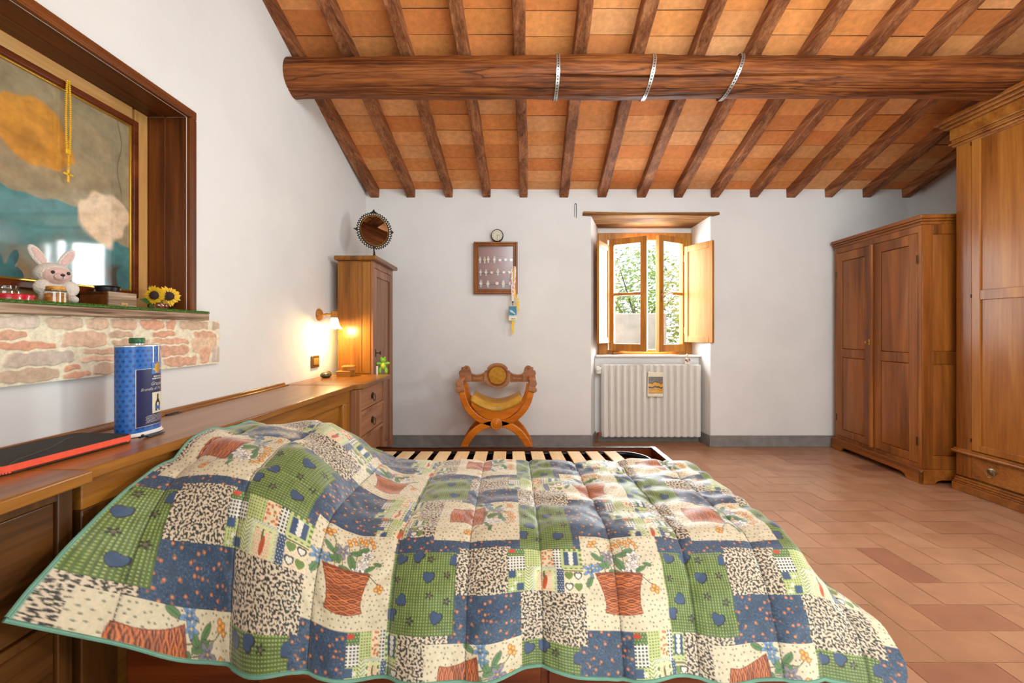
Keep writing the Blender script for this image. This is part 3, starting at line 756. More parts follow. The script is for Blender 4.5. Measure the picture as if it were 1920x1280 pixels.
for (c, d, s) in (((-.01, -.055, .035), (0, -1, .2), .03), ((-.005, -.03, .022), (.3, -1, -.3), .026), ((0, .04, .03), (.2, 1, -.1), .024), ((-.02, -.02, .085), (0, -.4, 1), .018)):
    c = Vector(c); d = Vector(d).normalized(); e = d.cross(Vector((1, 0, .3))).normalized()
    b.add([c - d * s, c - e * s * .45 + Vector((.004, 0, 0)), c + d * s, c + e * s * .45 + Vector((.004, 0, 0))], [(0, 1, 2, 3)])
b.build('leaf', M['leaf'], t)['kind'] = 'stuff'

# ------------------------------------------------------------------ headboard and its neighbours
HZ = .7736
def xf(y): return -.998 + (y - .99) * .040
hb = thing('headboard', 'long wooden storage headboard with glossy lid along the left wall', 'headboard', (-1.2, 1.76, 0))
b = W(hb); b.prism([(-1.318, .992), (xf(.992), .992), (xf(2.53), 2.53), (-1.318, 2.53)], 'z', HZ - .028, HZ); b.build('lid', M['warm_y'], hb, bevel=.004)
b = W(hb); b.box(-1.358, -1.324, .992, 2.53, .05, HZ + .006); b.box(-1.358, -1.345, .992, 2.53, HZ, HZ + .016); b.build('back_ledge', M['warm_y'], hb, bevel=.003)
b = W(hb); b.prism([(xf(1) - .055, 1.0), (xf(1) - .04, 1.0), (xf(2.525) - .04, 2.525), (xf(2.525) - .055, 2.525)], 'z', .05, HZ - .03); b.build('front_panel', M['warm_y'], hb)
b = W(hb); b.prism([(xf(1) - .05, 1.0), (xf(1) - .018, 1.0), (xf(2.525) - .018, 2.525), (xf(2.525) - .05, 2.525)], 'z', HZ - .10, HZ - .03); b.build('top_rail', M['warm_y'], hb, bevel=.003)
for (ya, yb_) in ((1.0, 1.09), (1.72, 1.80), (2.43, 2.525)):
    b = W(hb); b.prism([(xf(ya) - .05, ya), (xf(ya) - .018, ya), (xf(yb_) - .018, yb_), (xf(yb_) - .05, yb_)], 'z', .05, HZ - .10); b.build('stile', M['shade_z' if ya < 1.1 else 'warm_z'], hb, bevel=.003)  # near stile takes a darker wood so its shade is in the colour
b = W(hb); b.box(-1.33, -1.305, 1.62, 1.68, HZ + .0005, HZ + .002); b.tube([(-1.320, 1.62, HZ + .003), (-1.320, 1.68, HZ + .003)], .003, 8); b.build('hinge', M['bronze'], hb)

def ring_pull(parent, c, nrm_axis, s=.022):
    """rosette with a hanging ring; nrm_axis: +1 along x, -1 along -y (local front)"""
    MX = Matrix.Translation(c) @ (Matrix.Rotation(PI / 2, 4, 'Z') if nrm_axis == 'x' else Matrix.Identity(4))
    b = MB(MX); b.lathe([(s * .95, 0), (s, -.002), (s * .6, -.005), (s * .2, -.009)], (0, 0, 0), 'y', 20, sy=.8)
    b.tube([(s * .8 * math.cos(a), -.010 - .003 * (1 - math.sin(a)), s * .85 * math.sin(a) - s * .35) for a in np.linspace(0, 2 * PI, 25)[:-1]], .0022, 8, closed=True)
    return b.build('handle', M['bronze' if nrm_axis == 'x' else 'pewter'], parent)

def bedside(name, label, y0, y1, xb, xt, zt, chamfer, mat, drawers, topy):
    t = thing(name, label, 'nightstand', (-1.2, (y0 + y1) / 2, 0))
    b = W(t); b.box(-1.355, xb - .02, y0, y1, .0, zt - .03); b.build('carcass', M[mat + '_z'], t, bevel=.003)
    b = W(t)
    pl = [(-1.355, topy[0]), (xt - (.04 if chamfer else 0), topy[0]), (xt, topy[0] + (.03 if chamfer else 0)), (xt, topy[1]), (-1.355, topy[1])]
    if not chamfer: pl = [(-1.355, topy[0]), (xt, topy[0]), (xt, topy[1]), (-1.355, topy[1])]
    b.prism(pl, 'z', zt - .028, zt + .001); b.build('top', M['warm_y'], t, bevel=.005, seg=3)
    b = W(t); b.box(xb - .02, xb, y0, y0 + .032, 0, zt - .03); b.box(xb - .02, xb, y1 - .032, y1, 0, zt - .03)
    zs = [d[0] for d in drawers] + [0]
    for (za, zb) in drawers: b.box(xb - .02, xb, y0 + .032, y1 - .032, zb, min(zb + .022, zt - .03))
    za = drawers[-1][0]; b.box(xb - .02, xb, y0 + .032, y1 - .032, za - .022, za); b.box(xb - .02, xb, y0 + .032, y1 - .032, 0, .07)
    b.build('front_frame', M[mat + '_z'], t, bevel=.002)
    for (za, zb) in drawers:
        b = W(t); b.box(xb - .018, xb - .006, y0 + .034, y1 - .034, za + .002, zb - .002); d = b.build('drawer', M[mat + '_y'], t, bevel=.003)
        ring_pull(d, Vector((xb - .006, (y0 + y1) / 2, (za + zb) / 2 - .002)) - Vector(t.location), 'x', .029)
    return t
bedside('nightstand', 'brown wooden nightstand with two ring pull drawers beside the tall cabinet', 2.545, 3.06, -.905, -.884, HZ, True, 'brown', [(.604, .742), (.444, .582)], (2.535, 3.15))
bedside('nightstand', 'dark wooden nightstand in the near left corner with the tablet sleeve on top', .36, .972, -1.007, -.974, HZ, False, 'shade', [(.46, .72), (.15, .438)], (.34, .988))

# tall corner cabinet
cb = thing('tall_cabinet', 'tall narrow wooden cabinet in the back left corner lit by the sconce', 'cabinet', (-1.15, 3.4, 0))
x0, x1, y0, y1, zt = -1.288, -1.023, 3.165, 3.70, 1.628
b = W(cb); b.box(x0, x1 - .02, y0, y1, .06, zt); b.build('carcass', M['warm_z'], cb, bevel=.003)
b = W(cb); b.box(x0 - .0, x1 - .085, y0 - .004, y0, .78, zt - .01); b.box(x1 - .08, x1 - .02, y0 - .004, y0, .78, zt - .01); b.build('side_panel', M['warm_z'], cb, bevel=.0015)
b = W(cb); b.box(x1 - .02, x1, y0, y0 + .03, .06, zt); b.box(x1 - .02, x1, y1 - .03, y1, .06, zt); b.box(x1 - .02, x1, y0 + .03, y1 - .03, zt - .05, zt); b.box(x1 - .02, x1, y0 + .03, y1 - .03, .06, .10); b.build('face_frame', M['brown_z'], cb, bevel=.002)
b = W(cb)
def frame_yz(b, xa, xb, ya, yb_, za, zb, w):
    b.box(xa, xb, ya, ya + w, za, zb); b.box(xa, xb, yb_ - w, yb_, za, zb); b.box(xa, xb, ya + w, yb_ - w, za, za + w * 1.3); b.box(xa, xb, ya + w, yb_ - w, zb - w, zb)
frame_yz(b, x1 - .018, x1 - .001, y0 + .032, y1 - .032, .102, zt - .052, .06); d = b.build('door', M['brown_z'], cb, bevel=.003)
b = W(cb); b.box(x1 - .018, x1 - .010, y0 + .09, y1 - .09, .18, zt - .11); b.build('door_panel', M['brown_z'], d, bevel=.002)
b = W(cb); b.box(x1 - .001, x1 + .001, y0 + .052, y0 + .072, .90, .96); b.tube([(x1, y0 + .062, .93), (x1 + .035, y0 + .062, .93)], .003, 8)
b.tube([(x1 + .035 + .0, y0 + .062 + .011 * math.cos(a), .93 + .012 * math.sin(a)) for a in np.linspace(0, 2 * PI, 17)[:-1]], .0022, 6, closed=True); b.build('key', M['bronze'], d)
b = W(cb); b.box(x0 - .02, x1 + .035, y0 - .03, y1 + .03, zt, zt + .034); b.build('cornice', M['warm_y'], cb, bevel=.008, seg=3)
b = W(cb); b.box(x0, x1 + .02, y0 - .005, y1 + .02, 0, .06); b.box(x0, x1 + .012, y0 - .003, y1 + .012, .06, .075); b.build('plinth', M['brown_y'], cb, bevel=.006)

# things on the nightstand / headboard
t = thing('wooden_box', 'small rectangular wooden box on the nightstand beside the tall cabinet', 'box', (-1.18, 3.04, HZ + .001))
b = W(t); b.box(-1.225, -1.13, 2.985, 3.085, HZ + .001, HZ + .030); b.build('box_body', M['oak_x'], t, bevel=.002)
b = W(t); b.box(-1.227, -1.128, 2.983, 3.087, HZ + .031, HZ + .040); b.build('box_lid', M['oak_x'], t, bevel=.002)
t = thing('round_box', 'round carved wooden box on top of the small rectangular box', 'box', (-1.16, 3.04, HZ + .0412))
b = MB(); b.lathe([(.045, 0), (.047, .002), (.047, .022)], n=36); b.build('box_body', M['oak_z'], t)
b = MB(); b.lathe([(.049, .022), (.050, .025), (.049, .031), (.038, .034), (.01, .034)], n=36)
for q in range(9): b.ball((.03 * math.cos(q * .698), .03 * math.sin(q * .698), .034), (.008, .006, .003), 8)
b.build('box_lid', M['oak_z'], t)
t = thing('pebble_ornament', 'dark rounded ornament on the headboard ledge left of the wooden box', 'ornament', (-1.275, 2.93, HZ))
b = MB(); b.ball((0, 0, .020), (.036, .05, .022), 20); b.ball((0, .03, .030), (.02, .03, .014), 14); b.build('body', M['mouse'], t); 

t = thing('plush_frog', 'tiny green plush frog hanging from the key of the tall cabinet', 'soft toy', (-.968, 3.227, .86), -1.2); t.scale = (1.4, 1.4, 1.4)
b = MB(); b.ball((0, 0, -.02), (.013, .017, .022), 14); b.ball((0, 0, .012), (.014, .017, .014), 14)
for s in (-1, 1):
    b.ball((.004, s * .010, .025), (.006, .006, .006), 10); b.ball((.004, s * .024, -.006), (.007, .014, .008), 10); b.ball((.006, s * .017, -.046), (.008, .009, .018), 10)
o = b.build('body', M['green_plush'], t); md = o.modifiers.new('one_skin', 'REMESH'); md.mode = 'VOXEL'; md.voxel_size = .0022; md.use_smooth_shade = True
b = MB(); b.ball((.008, 0, -.018), (.008, .012, .016), 12); b.build('belly', M['lime_plush'], t)
b = MB(); b.tube([(-.01, 0, .078), (-.004, .002, .05), (0, 0, .022)], .0014, 6); b.build('cord', M['rust'], t)
b = MB(); b.box(.006, .009, -.036, -.026, -.075, -.02); b.build('hanging_tag', M['ivory'], t)

# sconce and switch
t = thing('sconce', 'brass wall light with glowing tulip glass shade left of the tall cabinet', 'wall light', (XW, 3.0, 1.215))
b = MB(); b.lathe([(.042, 0), (.044, .006), (.036, .018), (.022, .026), (.012, .03)], (0, 0, 0), 'x', 28); b.build('back_plate', M['oak_x'], t)
b = MB(); b.tube([(.02, 0, 0), (.05, 0, .001), (.098, 0, .002)], .0075, 10); b.ball((.06, 0, .001), .011, 12); b.build('arm', M['brass'], t)
b = MB(); b.lathe([(.020, -.022), (.025, -.018), (.025, -.006), (.0235, -.003), (.025, 0), (.025, .010), (.0235, .013), (.025, .016), (.022, .024)], (.115, 0, 0), 'z', 24); b.build('lamp_holder', M['oak_z'], t)
b = MB(); n = 40; prof = [(.020, -.020), (.025, -.032), (.030, -.055), (.037, -.078), (.050, -.098), (.053, -.101)]
vs = []
for i, (r, h) in enumerate(prof):
    for j in range(n):
        a = 2 * PI * j / n; rr = r * (1 + .05 * math.cos(a * 8) * (i / 5)); vs.append((.115 + rr * math.cos(a), rr * math.sin(a), h + .004 * math.cos(a * 8) * (i / 5) ** 2))
b.add(vs, [(i * n + j, i * n + (j + 1) % n, (i + 1) * n + (j + 1) % n, (i + 1) * n + j) for i in range(5) for j in range(n)]); b.build('shade', M['shade'], t)
b = MB(); b.ball((.115, 0, -.075), (.013, .013, .020), 12); b.build('bulb', emit('lit_bulb', (255, 226, 170), 12), t)

t = thing('light_switch', 'bronze light switch plate on the left wall below the sconce', 'switch', (XW, 2.94, .885))
b = MB(); b.box(0, .010, -.058, .058, -.042, .042); b.build('plate', M['switch'], t, bevel=.004)
for q in (-1, 0, 1): b = MB(); b.box(.010, .014, q * .025 - .0115, q * .025 + .0115, -.022, .024); b.build('rocker', M['rocker'], t, bevel=.0015)

# oval mirror
mt = thing('oval_mirror', 'oval table mirror in ornate bronze frame standing on the tall cabinet', 'mirror', (-1.075, 3.36, 1.663), .42)
MX = Matrix.Translation((0, 0, .235)) @ Matrix.Rotation(-.30, 4, 'X')
b = MB(MX); a_, c_ = .109, .137
E = [(a_ * math.cos(t_), 0, c_ * math.sin(t_)) for t_ in np.linspace(0, 2 * PI, 61)[:-1]]
b.tube(E, .006, 8, closed=True)
for q in range(44):
    t_ = 2 * PI * q / 44; k = 1.16
    b.tube([((a_ + .004) * math.cos(t_), 0, (c_ + .004) * math.sin(t_)), ((a_ + .019) * math.cos(t_ + .035), 0, (c_ + .019) * math.sin(t_ + .035)), ((a_ + .024) * math.cos(t_ + .09), 0, (c_ + .024) * math.sin(t_ + .09)), ((a_ + .014) * math.cos(t_ + .14), 0, (c_ + .014) * math.sin(t_ + .14))], .0036, 6)
    b.ball(((a_ + .025) * math.cos(t_ + .06), 0, (c_ + .025) * math.sin(t_ + .06)), .0052, 8)
for (xx, zz, s) in ((0, c_ + .034, .012), (-.014, c_ + .026, .009), (.014, c_ + .026, .009), (0, c_ + .048, .007), (-a_ - .03, 0, .009), (-a_ - .042, .003, .006), (a_ + .03, 0, .009)):
    b.ball((xx, 0, zz), (s, s * .6, s), 10)
b.build('ornate_frame', M['bronze'], mt)
b = MB(MX); b.lathe([(1, -.003), (1, .002)], (0, 0, 0), 'y', 60, sx=a_ - .003, sy=c_ - .003); b.build('mirror_glass', M['mirror'], mt)
b = MB(MX); b.tube([((a_ - .004) * math.cos(t_), -.004, (c_ - .004) * math.sin(t_)) for t_ in np.linspace(0, 2 * PI, 61)[:-1]], .0022, 6, closed=True); b.build('rim', M['gold'], mt)
b = MB(); b.lathe([(.04, 0), (.042, .004), (.03, .010), (.012, .016), (.007, .03), (.010, .045), (.006, .07)], (0, .02, 0), 'z', 20); b.tube([(0, .02, .06), (0, .045, .09), (0, .05, .16), (0, .035, .2)], .006, 8); b.build('stand', M['bronze'], mt)

# ------------------------------------------------------------------ grappa tin and tablet sleeve
t = thing('drinks_tin', 'tall blue oval spirit tin with green cap on the headboard', 'tin', (-1.175, 1.335, HZ + .0012))
A_, B_, NP = .068, .036, 2.5
def sup(a):
    c, s = math.cos(a), math.sin(a); return (B_ * math.copysign(abs(c) ** (2 / NP), c), A_ * math.copysign(abs(s) ** (2 / NP), s))
def surf(y): return B_ * (1 - min(.9999, abs(y / A_)) ** NP) ** (1 / NP)
na, nh = 200, 180
aa = np.linspace(0, 2 * PI, na); hh = np.linspace(.010, .278, nh)
P = np.array([[(*sup(a), h) for h in hh] for a in aa])
blue = L3(28, 98, 176); dk = L3(22, 60, 128); colt = np.tile(blue, (na, nh, 1))
per = np.cumsum(np.r_[0, np.linalg.norm(np.diff(P[:, 0, :2], axis=0), axis=1)])[:, None] + 0 * hh[None, :]
hg = np.tile(hh, (na, 1)); sx_, sz_ = .017, .015
row = np.floor(hg / sz_); du = (per / sx_ + .5 * (row % 2)) % 1 - .5; dv = (hg / sz_) % 1 - .5
dd = np.sqrt((du * sx_) ** 2 + (dv * sz_) ** 2); ang = np.arctan2(dv, du)
mk = sstep((.0052 + .0012 * np.cos(5 * ang) - dd) / .0015)[..., None]; colt = colt * (1 - mk) + dk * mk
grid_mesh('tin_body', P, M['vcol_tin'], t, colt)
b = MB()
ring = [sup(a) for a in np.linspace(0, 2 * PI, 60)[:-1]]
b.prism([(x * .995, y * .995) for x, y in ring], 'z', .276, .2785); b.prism([(x * 1.02, y * 1.02) for x, y in ring], 'z', .2755, .2805); b.build('top_rim', M['silver'], t, bevel=.001)
b = MB(); b.prism([(x * 1.16, y * 1.10) for x, y in ring], 'z', 0, .004); b.prism([(x * 1.06, y * 1.05) for x, y in ring], 'z', .004, .0105); b.build('base_rim', M['white'], t, bevel=.001)
b = MB(); b.lathe([(.017, .279), (.017, .287), (.016, .288)], n=28, c=(0, -.005, 0)); b.build('neck', M['silver'], t)
b = MB(); b.lathe([(.0195, .286), (.020, .289), (.020, .300), (.018, .303)], n=28, c=(0, -.005, 0)); b.build('cap', M['green_cap'], t)
def patch(b, ya, yb_, za, zb, off, n=24):
    ys = np.linspace(ya, yb_, n + 1)
    vs = []
    for y in ys: x = surf(y) + off; vs += [(x, y, za), (x, y, zb)]
    b.add(vs, [(2 * i, 2 * i + 2, 2 * i + 3, 2 * i + 1) for i in range(n)])
b = MB(); patch(b, -.046, .055, .026, .206, .0006); lb = b.build('label', M['navy'], t)
b = MB(); patch(b, -.046, -.044, .026, .206, .0009, 2); patch(b, .0535, .055, .026, .206, .0009, 2); patch(b, -.044, .0535, .026, .0275, .0009); patch(b, -.044, .0535, .2045, .206, .0009); b.build('label_border', M['silver'], lb)
b = MB(); patch(b, .006, .052, .188, .222, .0011); b.build('crest_ground', plain('crest_blue', (56, 116, 190), .4), lb)
b = MB(); patch(b, .018, .040, .196, .219, .0015, 6); patch(b, .020, .038, .190, .196, .0015, 6); patch(b, .010, .048, .201, .206, .0016, 8); patch(b, .024, .034, .218, .224, .0015, 4); b.build('crest', M['gold'], lb)
b = MB(); patch(b, .010, .014, .224, .276, .0009, 2); patch(b, .032, .040, .224, .276, .0009, 3); b.build('band', M['silver'], lb)
b = MB(); patch(b, .008, .052, .062, .128, .0011); pl = b.build('picture_patch', M['cream_label'], lb)
b = MB()
for (z0_, z1_, w0, w1) in ((.068, .072, .010, .011), (.072, .092, .011, .011), (.092, .106, .011, .004), (.106, .122, .003, .003)):
    vs = [(surf(.031 + s * w) + .0016, .031 + s * w, z) for (z, w) in ((z0_, w0), (z1_, w1)) for s in (-1, 1)]; b.add(vs, [(0, 1, 3, 2)])
b.build('bottle_picture', M['bottle_glass'], pl)
b = MB(); patch(b, .021, .041, .073, .084, .0019, 4); b.build('bottle_label', plain('small_blue', (50, 90, 170), .4), pl)
txt = lambda cy, cz, off=.0014: (lambda u, v: Vector((surf(cy + u) + off, cy + u, cz + v)))
text_mesh('Grappa', .016, M['silver'], 'lettering', lb, txt(.026, .152), shear=.35)
text_mesh('Brunello di Mo', .0128, M['silver'], 'lettering', lb, txt(.006, .137), shear=.35)
b = MB()
for k, (ya, yb_, z) in enumerate(((.014, .046, .177), (.008, .050, .170), (-.012, .050, .056), (-.016, .051, .052), (-.014, .049, .048), (-.016, .051, .044), (-.012, .050, .040), (-.016, .048, .036))):
    q = ya
    while q < yb_:
        w = rt.uniform(.003, .007); patch(b, q, min(q + w, yb_), z, z + (.0045 if k < 2 else .0016), .0012, 2); q += w + .0014
b.build('small_print', M['silver'], lb)['kind'] = 'stuff'

t = thing('tablet_sleeve', 'black tablet sleeve with coral zip edge lying on the headboard', 'sleeve', (-1.2, 1.08, HZ + .0015))
def rrect(cx, cy, hx, hy, r, ang, n=8):
    pts = []
    for (sx, sy, a0) in ((1, 1, 0), (-1, 1, 90), (-1, -1, 180), (1, -1, 270)):
        for k in range(n + 1):
            a = math.radians(a0 + 90 * k / n); x = sx * (hx - r) + r * math.cos(a); y = sy * (hy - r) + r * math.sin(a)
            pts.append((cx + x * math.cos(ang) - y * math.sin(ang), cy + x * math.sin(ang) + y * math.cos(ang)))
    return pts
SCX, SCY, SHX, SHY, SAN = -1.212, 1.095, .095, .158, -.09
b = W(t); b.prism(rrect(SCX, SCY, SHX, SHY, .026, SAN), 'z', HZ + .0015, HZ + .0095); b.prism(rrect(SCX, SCY, SHX - .002, SHY - .002, .025, SAN), 'z', HZ + .0195, HZ + .0235); b.prism(rrect(SCX, SCY, SHX - .006, SHY - .006, .024, SAN), 'z', HZ + .008, HZ + .021); b.build('cover', M['neoprene'], t, bevel=.003)
rr = rrect(SCX, SCY, SHX, SHY, .026, SAN, 10)
zp = rr[0:11]; zfull = rr[33:44] + rr[0:9]
b = W(t)
outer = zfull
inn = rrect(SCX, SCY, SHX - .006, SHY - .006, .022, SAN, 10); inner = inn[33:44] + inn[0:9]
poly = outer + inner[::-1]; n = len(outer)
vs = []; fs = []
for zz in (HZ + .0045, HZ + .0225): vs += [(p[0], p[1], zz) for p in outer] + [(p[0], p[1], zz) for p in inner]
for i in range(n - 1):
    fs += [(i, i + 1, 2 * n + i + 1, 2 * n + i), (2 * n + i, 2 * n + i + 1, 3 * n + i + 1, 3 * n + i), (i, n + i, n + i + 1, i + 1)]
b.add(vs, fs); b.build('zip_band', M['coral'], t)
b = W(t); b.tube([(-1.132, .955, HZ + .0242), (-1.155, .99, HZ + .0245), (-1.185, 1.09, HZ + .0245), (-1.235, 1.17, HZ + .0245), (-1.243, 1.235, HZ + .0242)], .0016, 6); b.build('piping', M['cord'], t)
b = W(t); b.ball((-1.098, 1.262, HZ + .012), .005, 8); b.box(-1.112, -1.104, 1.262, 1.285, HZ + .004, HZ + .008); b.box(-1.116, -1.098, 1.283, 1.345, HZ + .0015, HZ + .006); b.build('zip_pull', M['black'], t, bevel=.001)
# ------------------------------------------------------------------ back wall things
KX = .00506   # metres per photo pixel on the back wall
bx0, bx1, bz0, bz1 = -.334, .078, 1.447, 1.935
YF = YB - .062
dc = thing('display_case', 'wooden framed display case of wristwatches hanging on the back wall', 'display case', ((bx0 + bx1) / 2, YB, bz0))
b = W(dc); b.box(bx0 + .004, bx1 - .004, YB - .012, YB - .001, bz0 + .004, bz1 - .004); b.build('felt_back', M['felt'], dc)
b = W(dc)
for (w, ya, yb_) in ((.014, YF + .010, YB - .001), (.030, YF + .004, YF + .03), (.044, YF + .012, YB - .012)):
    pass
frame_box(b, bx0, bx1, bz0, bz1, YF + .012, YB - .001, (.016,) * 4)
frame_box(b, bx0 + .006, bx1 - .006, bz0 + .006, bz1 - .006, YF, YF + .03, (.014,) * 4)
frame_box(b, bx0 + .022, bx1 - .022, bz0 + .022, bz1 - .022, YF + .006, YF + .03, (.012,) * 4)
frame_box(b, bx0 + .035, bx1 - .035, bz0 + .035, bz1 - .035, YF + .012, YF + .03, (.008,) * 4)
b.build('case_frame', M['dark_z'], dc, bevel=.002)
b = W(dc); b.add([(bx0 + .04, YF + .017, bz0 + .04), (bx1 - .04, YF + .017, bz0 + .04), (bx1 - .04, YF + .017, bz1 - .04), (bx0 + .04, YF + .017, bz1 - .04)], [(0, 1, 2, 3)]); b.build('glass', glass_mat('case_glass', (.97, .93, .93, 1), gloss=.3, rough=.22), dc)
for z in (1.770, 1.653, 1.546):
    b = W(dc); b.tube([(bx0 + .04, YB - .024, z), (bx1 - .04, YB - .024, z)], .010, 10); b.build('watch_bar', M['felt'], dc)

def watch(x, z, r, strap, square, dialm, label):
    t = thing('wristwatch', label, 'watch', (x, YB - .034, z), group='wristwatches in the display case')
    b = MB(); 
    sp = [(-.5, .0105, -r - .018), (-.62, .0062, -r * .8), (-.62, .0058, 0), (-.62, .0062, r * .8), (-.5, .0105, r + .018)]
    b.add([(sg * k * r, y + dy, z_) for (k, y, z_) in sp for sg in (1, -1) for dy in (0, .0014)], [f for i in range(4) for f in ((4 * i, 4 * i + 2, 4 * i + 6, 4 * i + 4), (4 * i + 1, 4 * i + 5, 4 * i + 7, 4 * i + 3), (4 * i, 4 * i + 4, 4 * i + 5, 4 * i + 1), (4 * i + 2, 4 * i + 3, 4 * i + 7, 4 * i + 6))])
    b.build('strap', strap, t)
    b = MB()
    if square: b.box(-r * .85, r * .85, -.002, .005, -r * .8, r * .8)
    else: b.lathe([(r * .95, .005), (r, .003), (r, 0), (r * .9, -.003)], (0, 0, 0), 'y', 24)
    b.tube([(r * .95, .001, 0), (r * 1.15, .001, 0)], .0018, 8); c = b.build('case', M['silver'], t, bevel=.0006)
    b = MB()
    if square: b.box(-r * .65, r * .65, -.0028, -.0018, -r * .62, r * .62)
    else: b.lathe([(r * .78, -.0034), (r * .78, -.0030)], (0, 0, 0), 'y', 20)
    d = b.build('dial', dialm, c)
    b = MB(); b.box(-.0008, .0008, -.0042, -.0036, 0, r * .6); b.box(0, r * .42, -.0042, -.0036, -.0008, .0008); b.build('hand', M['black'], d)
RS, GS, WS, BS = M['red_felt'], M['steel'], M['porcelain'], M['cord']
gold_d = plain('champagne_dial', (220, 196, 140), .35)
wl = [('top', 1.770, [(900, 0, WS, 0), (908.6, 0, WS, 1), (915.5, 0, WS, 0), (927, 1, GS, 0), (937.5, 0, RS, 0), (948, 0, RS, 0), (958.5, 1, RS, 0)]),
      ('middle', 1.653, [(901, 0, GS, 0), (911.3, 0, GS, 0), (922, 1, RS, 0), (933.4, 0, GS, 1), (944.7, 0, RS, 0), (955.3, 1, RS, 0)]),
      ('bottom', 1.546, [(901.5, 0, GS, 0), (914.8, 0, GS, 0), (932, 0, RS, 0), (943.7, 0, GS, 1), (956.7, 0, RS, 0)])]
for (rn, z, row) in wl:
    for k, (px, sq, st_, gd) in enumerate(row):
        r = .0165 if rn == 'bottom' else .0135
        watch((px - 955) * (YB - .034) / 790, z + rt.uniform(-.005, .004), r, st_, sq, gold_d if gd else M['dial'], f'{"square" if sq else "round"} wristwatch in the display case, {ORD[k]} from left in the {rn} row')

# small round clock on the case
t = thing('round_clock', 'small round black rimmed clock standing on the display case', 'clock', (-.114, YB - .03, bz1))
cz = .0605
b = MB(); b.lathe([(.054, .022), (.058, .018), (.059, -.012), (.055, -.020), (.0510, -.019), (.0505, -.013)], (0, 0, cz), 'y', 40); b.build('clock_case', M['bronze'], t)
b = MB(); b.lathe([(.0505, -.0165), (.0505, -.0155)], (0, 0, cz), 'y', 40); d = b.build('clock_face', M['clock_dial'], t)
for h in range(12):
    a = PI / 2 - (h + 1) * PI / 6
    text_mesh(str(h + 1), .013, M['black'], 'numeral', d, (lambda cx, cz_: (lambda u, v: Vector((cx + u, -.0172, cz_ + v - .0045))))(.040 * math.cos(a), cz + .040 * math.sin(a)))
b = MB(); b.box(-.0012, .0012, -.0182, -.0174, cz - .040, cz + .006); b.box(-.004, .026, -.0182, -.0174, cz - .001, cz + .0015); b.build('hand', M['black'], d)
b = MB(); b.box(-.02, .02, -.012, .012, 0, .004); b.build('foot', M['bronze'], t)

# lanyards on the case corner
LX = .043; LY = YF - .010
t = thing('lanyard', 'white and red lanyard with blue badge hanging from the display case', 'lanyard', (LX, LY, 1.70))
b = W(t); b.tube([(LX, YF + .004, 1.694), (LX, LY - .008, 1.692), (LX, LY - .010, 1.697)], .004, 8); b.build('hook', M['brass'], t)
strap_m = None
def ribbon(b, pts, w, th=.0015):
    vs = []
    for (x, y, z) in pts: vs += [(x - w / 2, y, z), (x + w / 2, y, z)]
    n = len(pts); b.add(vs + [(v[0], v[1] + th, v[2]) for v in vs], [(2 * i, 2 * i + 1, 2 * i + 3, 2 * i + 2) for i in range(n - 1)] + [(2 * n + 2 * i, 2 * n + 2 * i + 2, 2 * n + 2 * i + 3, 2 * n + 2 * i + 1) for i in range(n - 1)])
def ribmat():
    m, nt, bb = new_mat('white_red_ribbon'); tc = N(nt, 'ShaderNodeTexCoord'); mp = N(nt, 'ShaderNodeMapping'); mp.inputs['Scale'].default_value = (60, 1, 42)
    nt.links.new(tc.outputs['Object'], mp.inputs[0]); w = N(nt, 'ShaderNodeTexNoise', Scale=1.0, Detail=1.0); nt.links.new(mp.outputs[0], w.inputs['Vector'])
    r = ramp(nt, [(.52, lin(236, 224, 216)), (.64, lin(222, 128, 100))]); nt.links.new(w.outputs['Fac'], r.inputs['Fac']); nt.links.new(r.outputs['Color'], bb.inputs['Base Color']); return m
RM = ribmat()
b = W(t); ribbon(b, [(LX - .008, LY - .004, 1.70), (LX - .018, LY - .002, 1.66), (LX - .019, LY, 1.56), (LX - .016, LY, 1.45), (LX - .012, LY, 1.375)], .017); b.build('ribbon', RM, t)
b = W(t); ribbon(b, [(LX + .008, LY - .006, 1.70), (LX + .012, LY - .005, 1.66), (LX + .006, LY - .004, 1.56), (LX - .004, LY - .004, 1.45), (LX - .010, LY - .003, 1.375)], .017); b.build('ribbon', RM, t)
b = W(t); b.box(LX - .020, LX - .003, LY - .007, LY, 1.362, 1.376); b.tube([(LX - .0115, LY - .003, 1.362), (LX - .0115, LY - .003, 1.335)], .0035, 8); b.build('clip', M['black'], t, bevel=.001)
bc = (LX - .010, 1.262)
b = W(t); b.box(bc[0] - .039, bc[0] + .037, LY - .006, LY - .002, bc[1] - .066, bc[1] + .066); bd = b.build('badge', M['ivory'], t, bevel=.002)
b = W(t); b.box(bc[0] - .037, bc[0] + .035, LY - .0068, LY - .006, bc[1] - .026, bc[1] + .056); b.build('badge_picture', M['badge_blue'], bd)
b = W(t); b.add([(bc[0] - .030, LY - .0076, bc[1] + .034), (bc[0] - .006, LY - .0076, bc[1] + .028), (bc[0] + .026, LY - .0076, bc[1] - .004), (bc[0] + .018, LY - .0076, bc[1] - .006), (bc[0] - .026, LY - .0076, bc[1] + .016)], [(0, 1, 2, 3, 4)])
b.add([(bc[0] - .037, LY - .0076, bc[1] - .026), (bc[0] + .035, LY - .0076, bc[1] - .026), (bc[0] + .030, LY - .0076, bc[1] - .012), (bc[0] + .004, LY - .0076, bc[1] - .020), (bc[0] - .03, LY - .0076, bc[1] - .016)], [(0, 1, 2, 3, 4)]); b.build('badge_motif', M['badge_grey'], bd)
b = W(t)
for q in range(5): b.box(bc[0] - .018 + q * .0085, bc[0] - .012 + q * .0085, LY - .0074, LY - .0066, bc[1] - .054, bc[1] - .047)
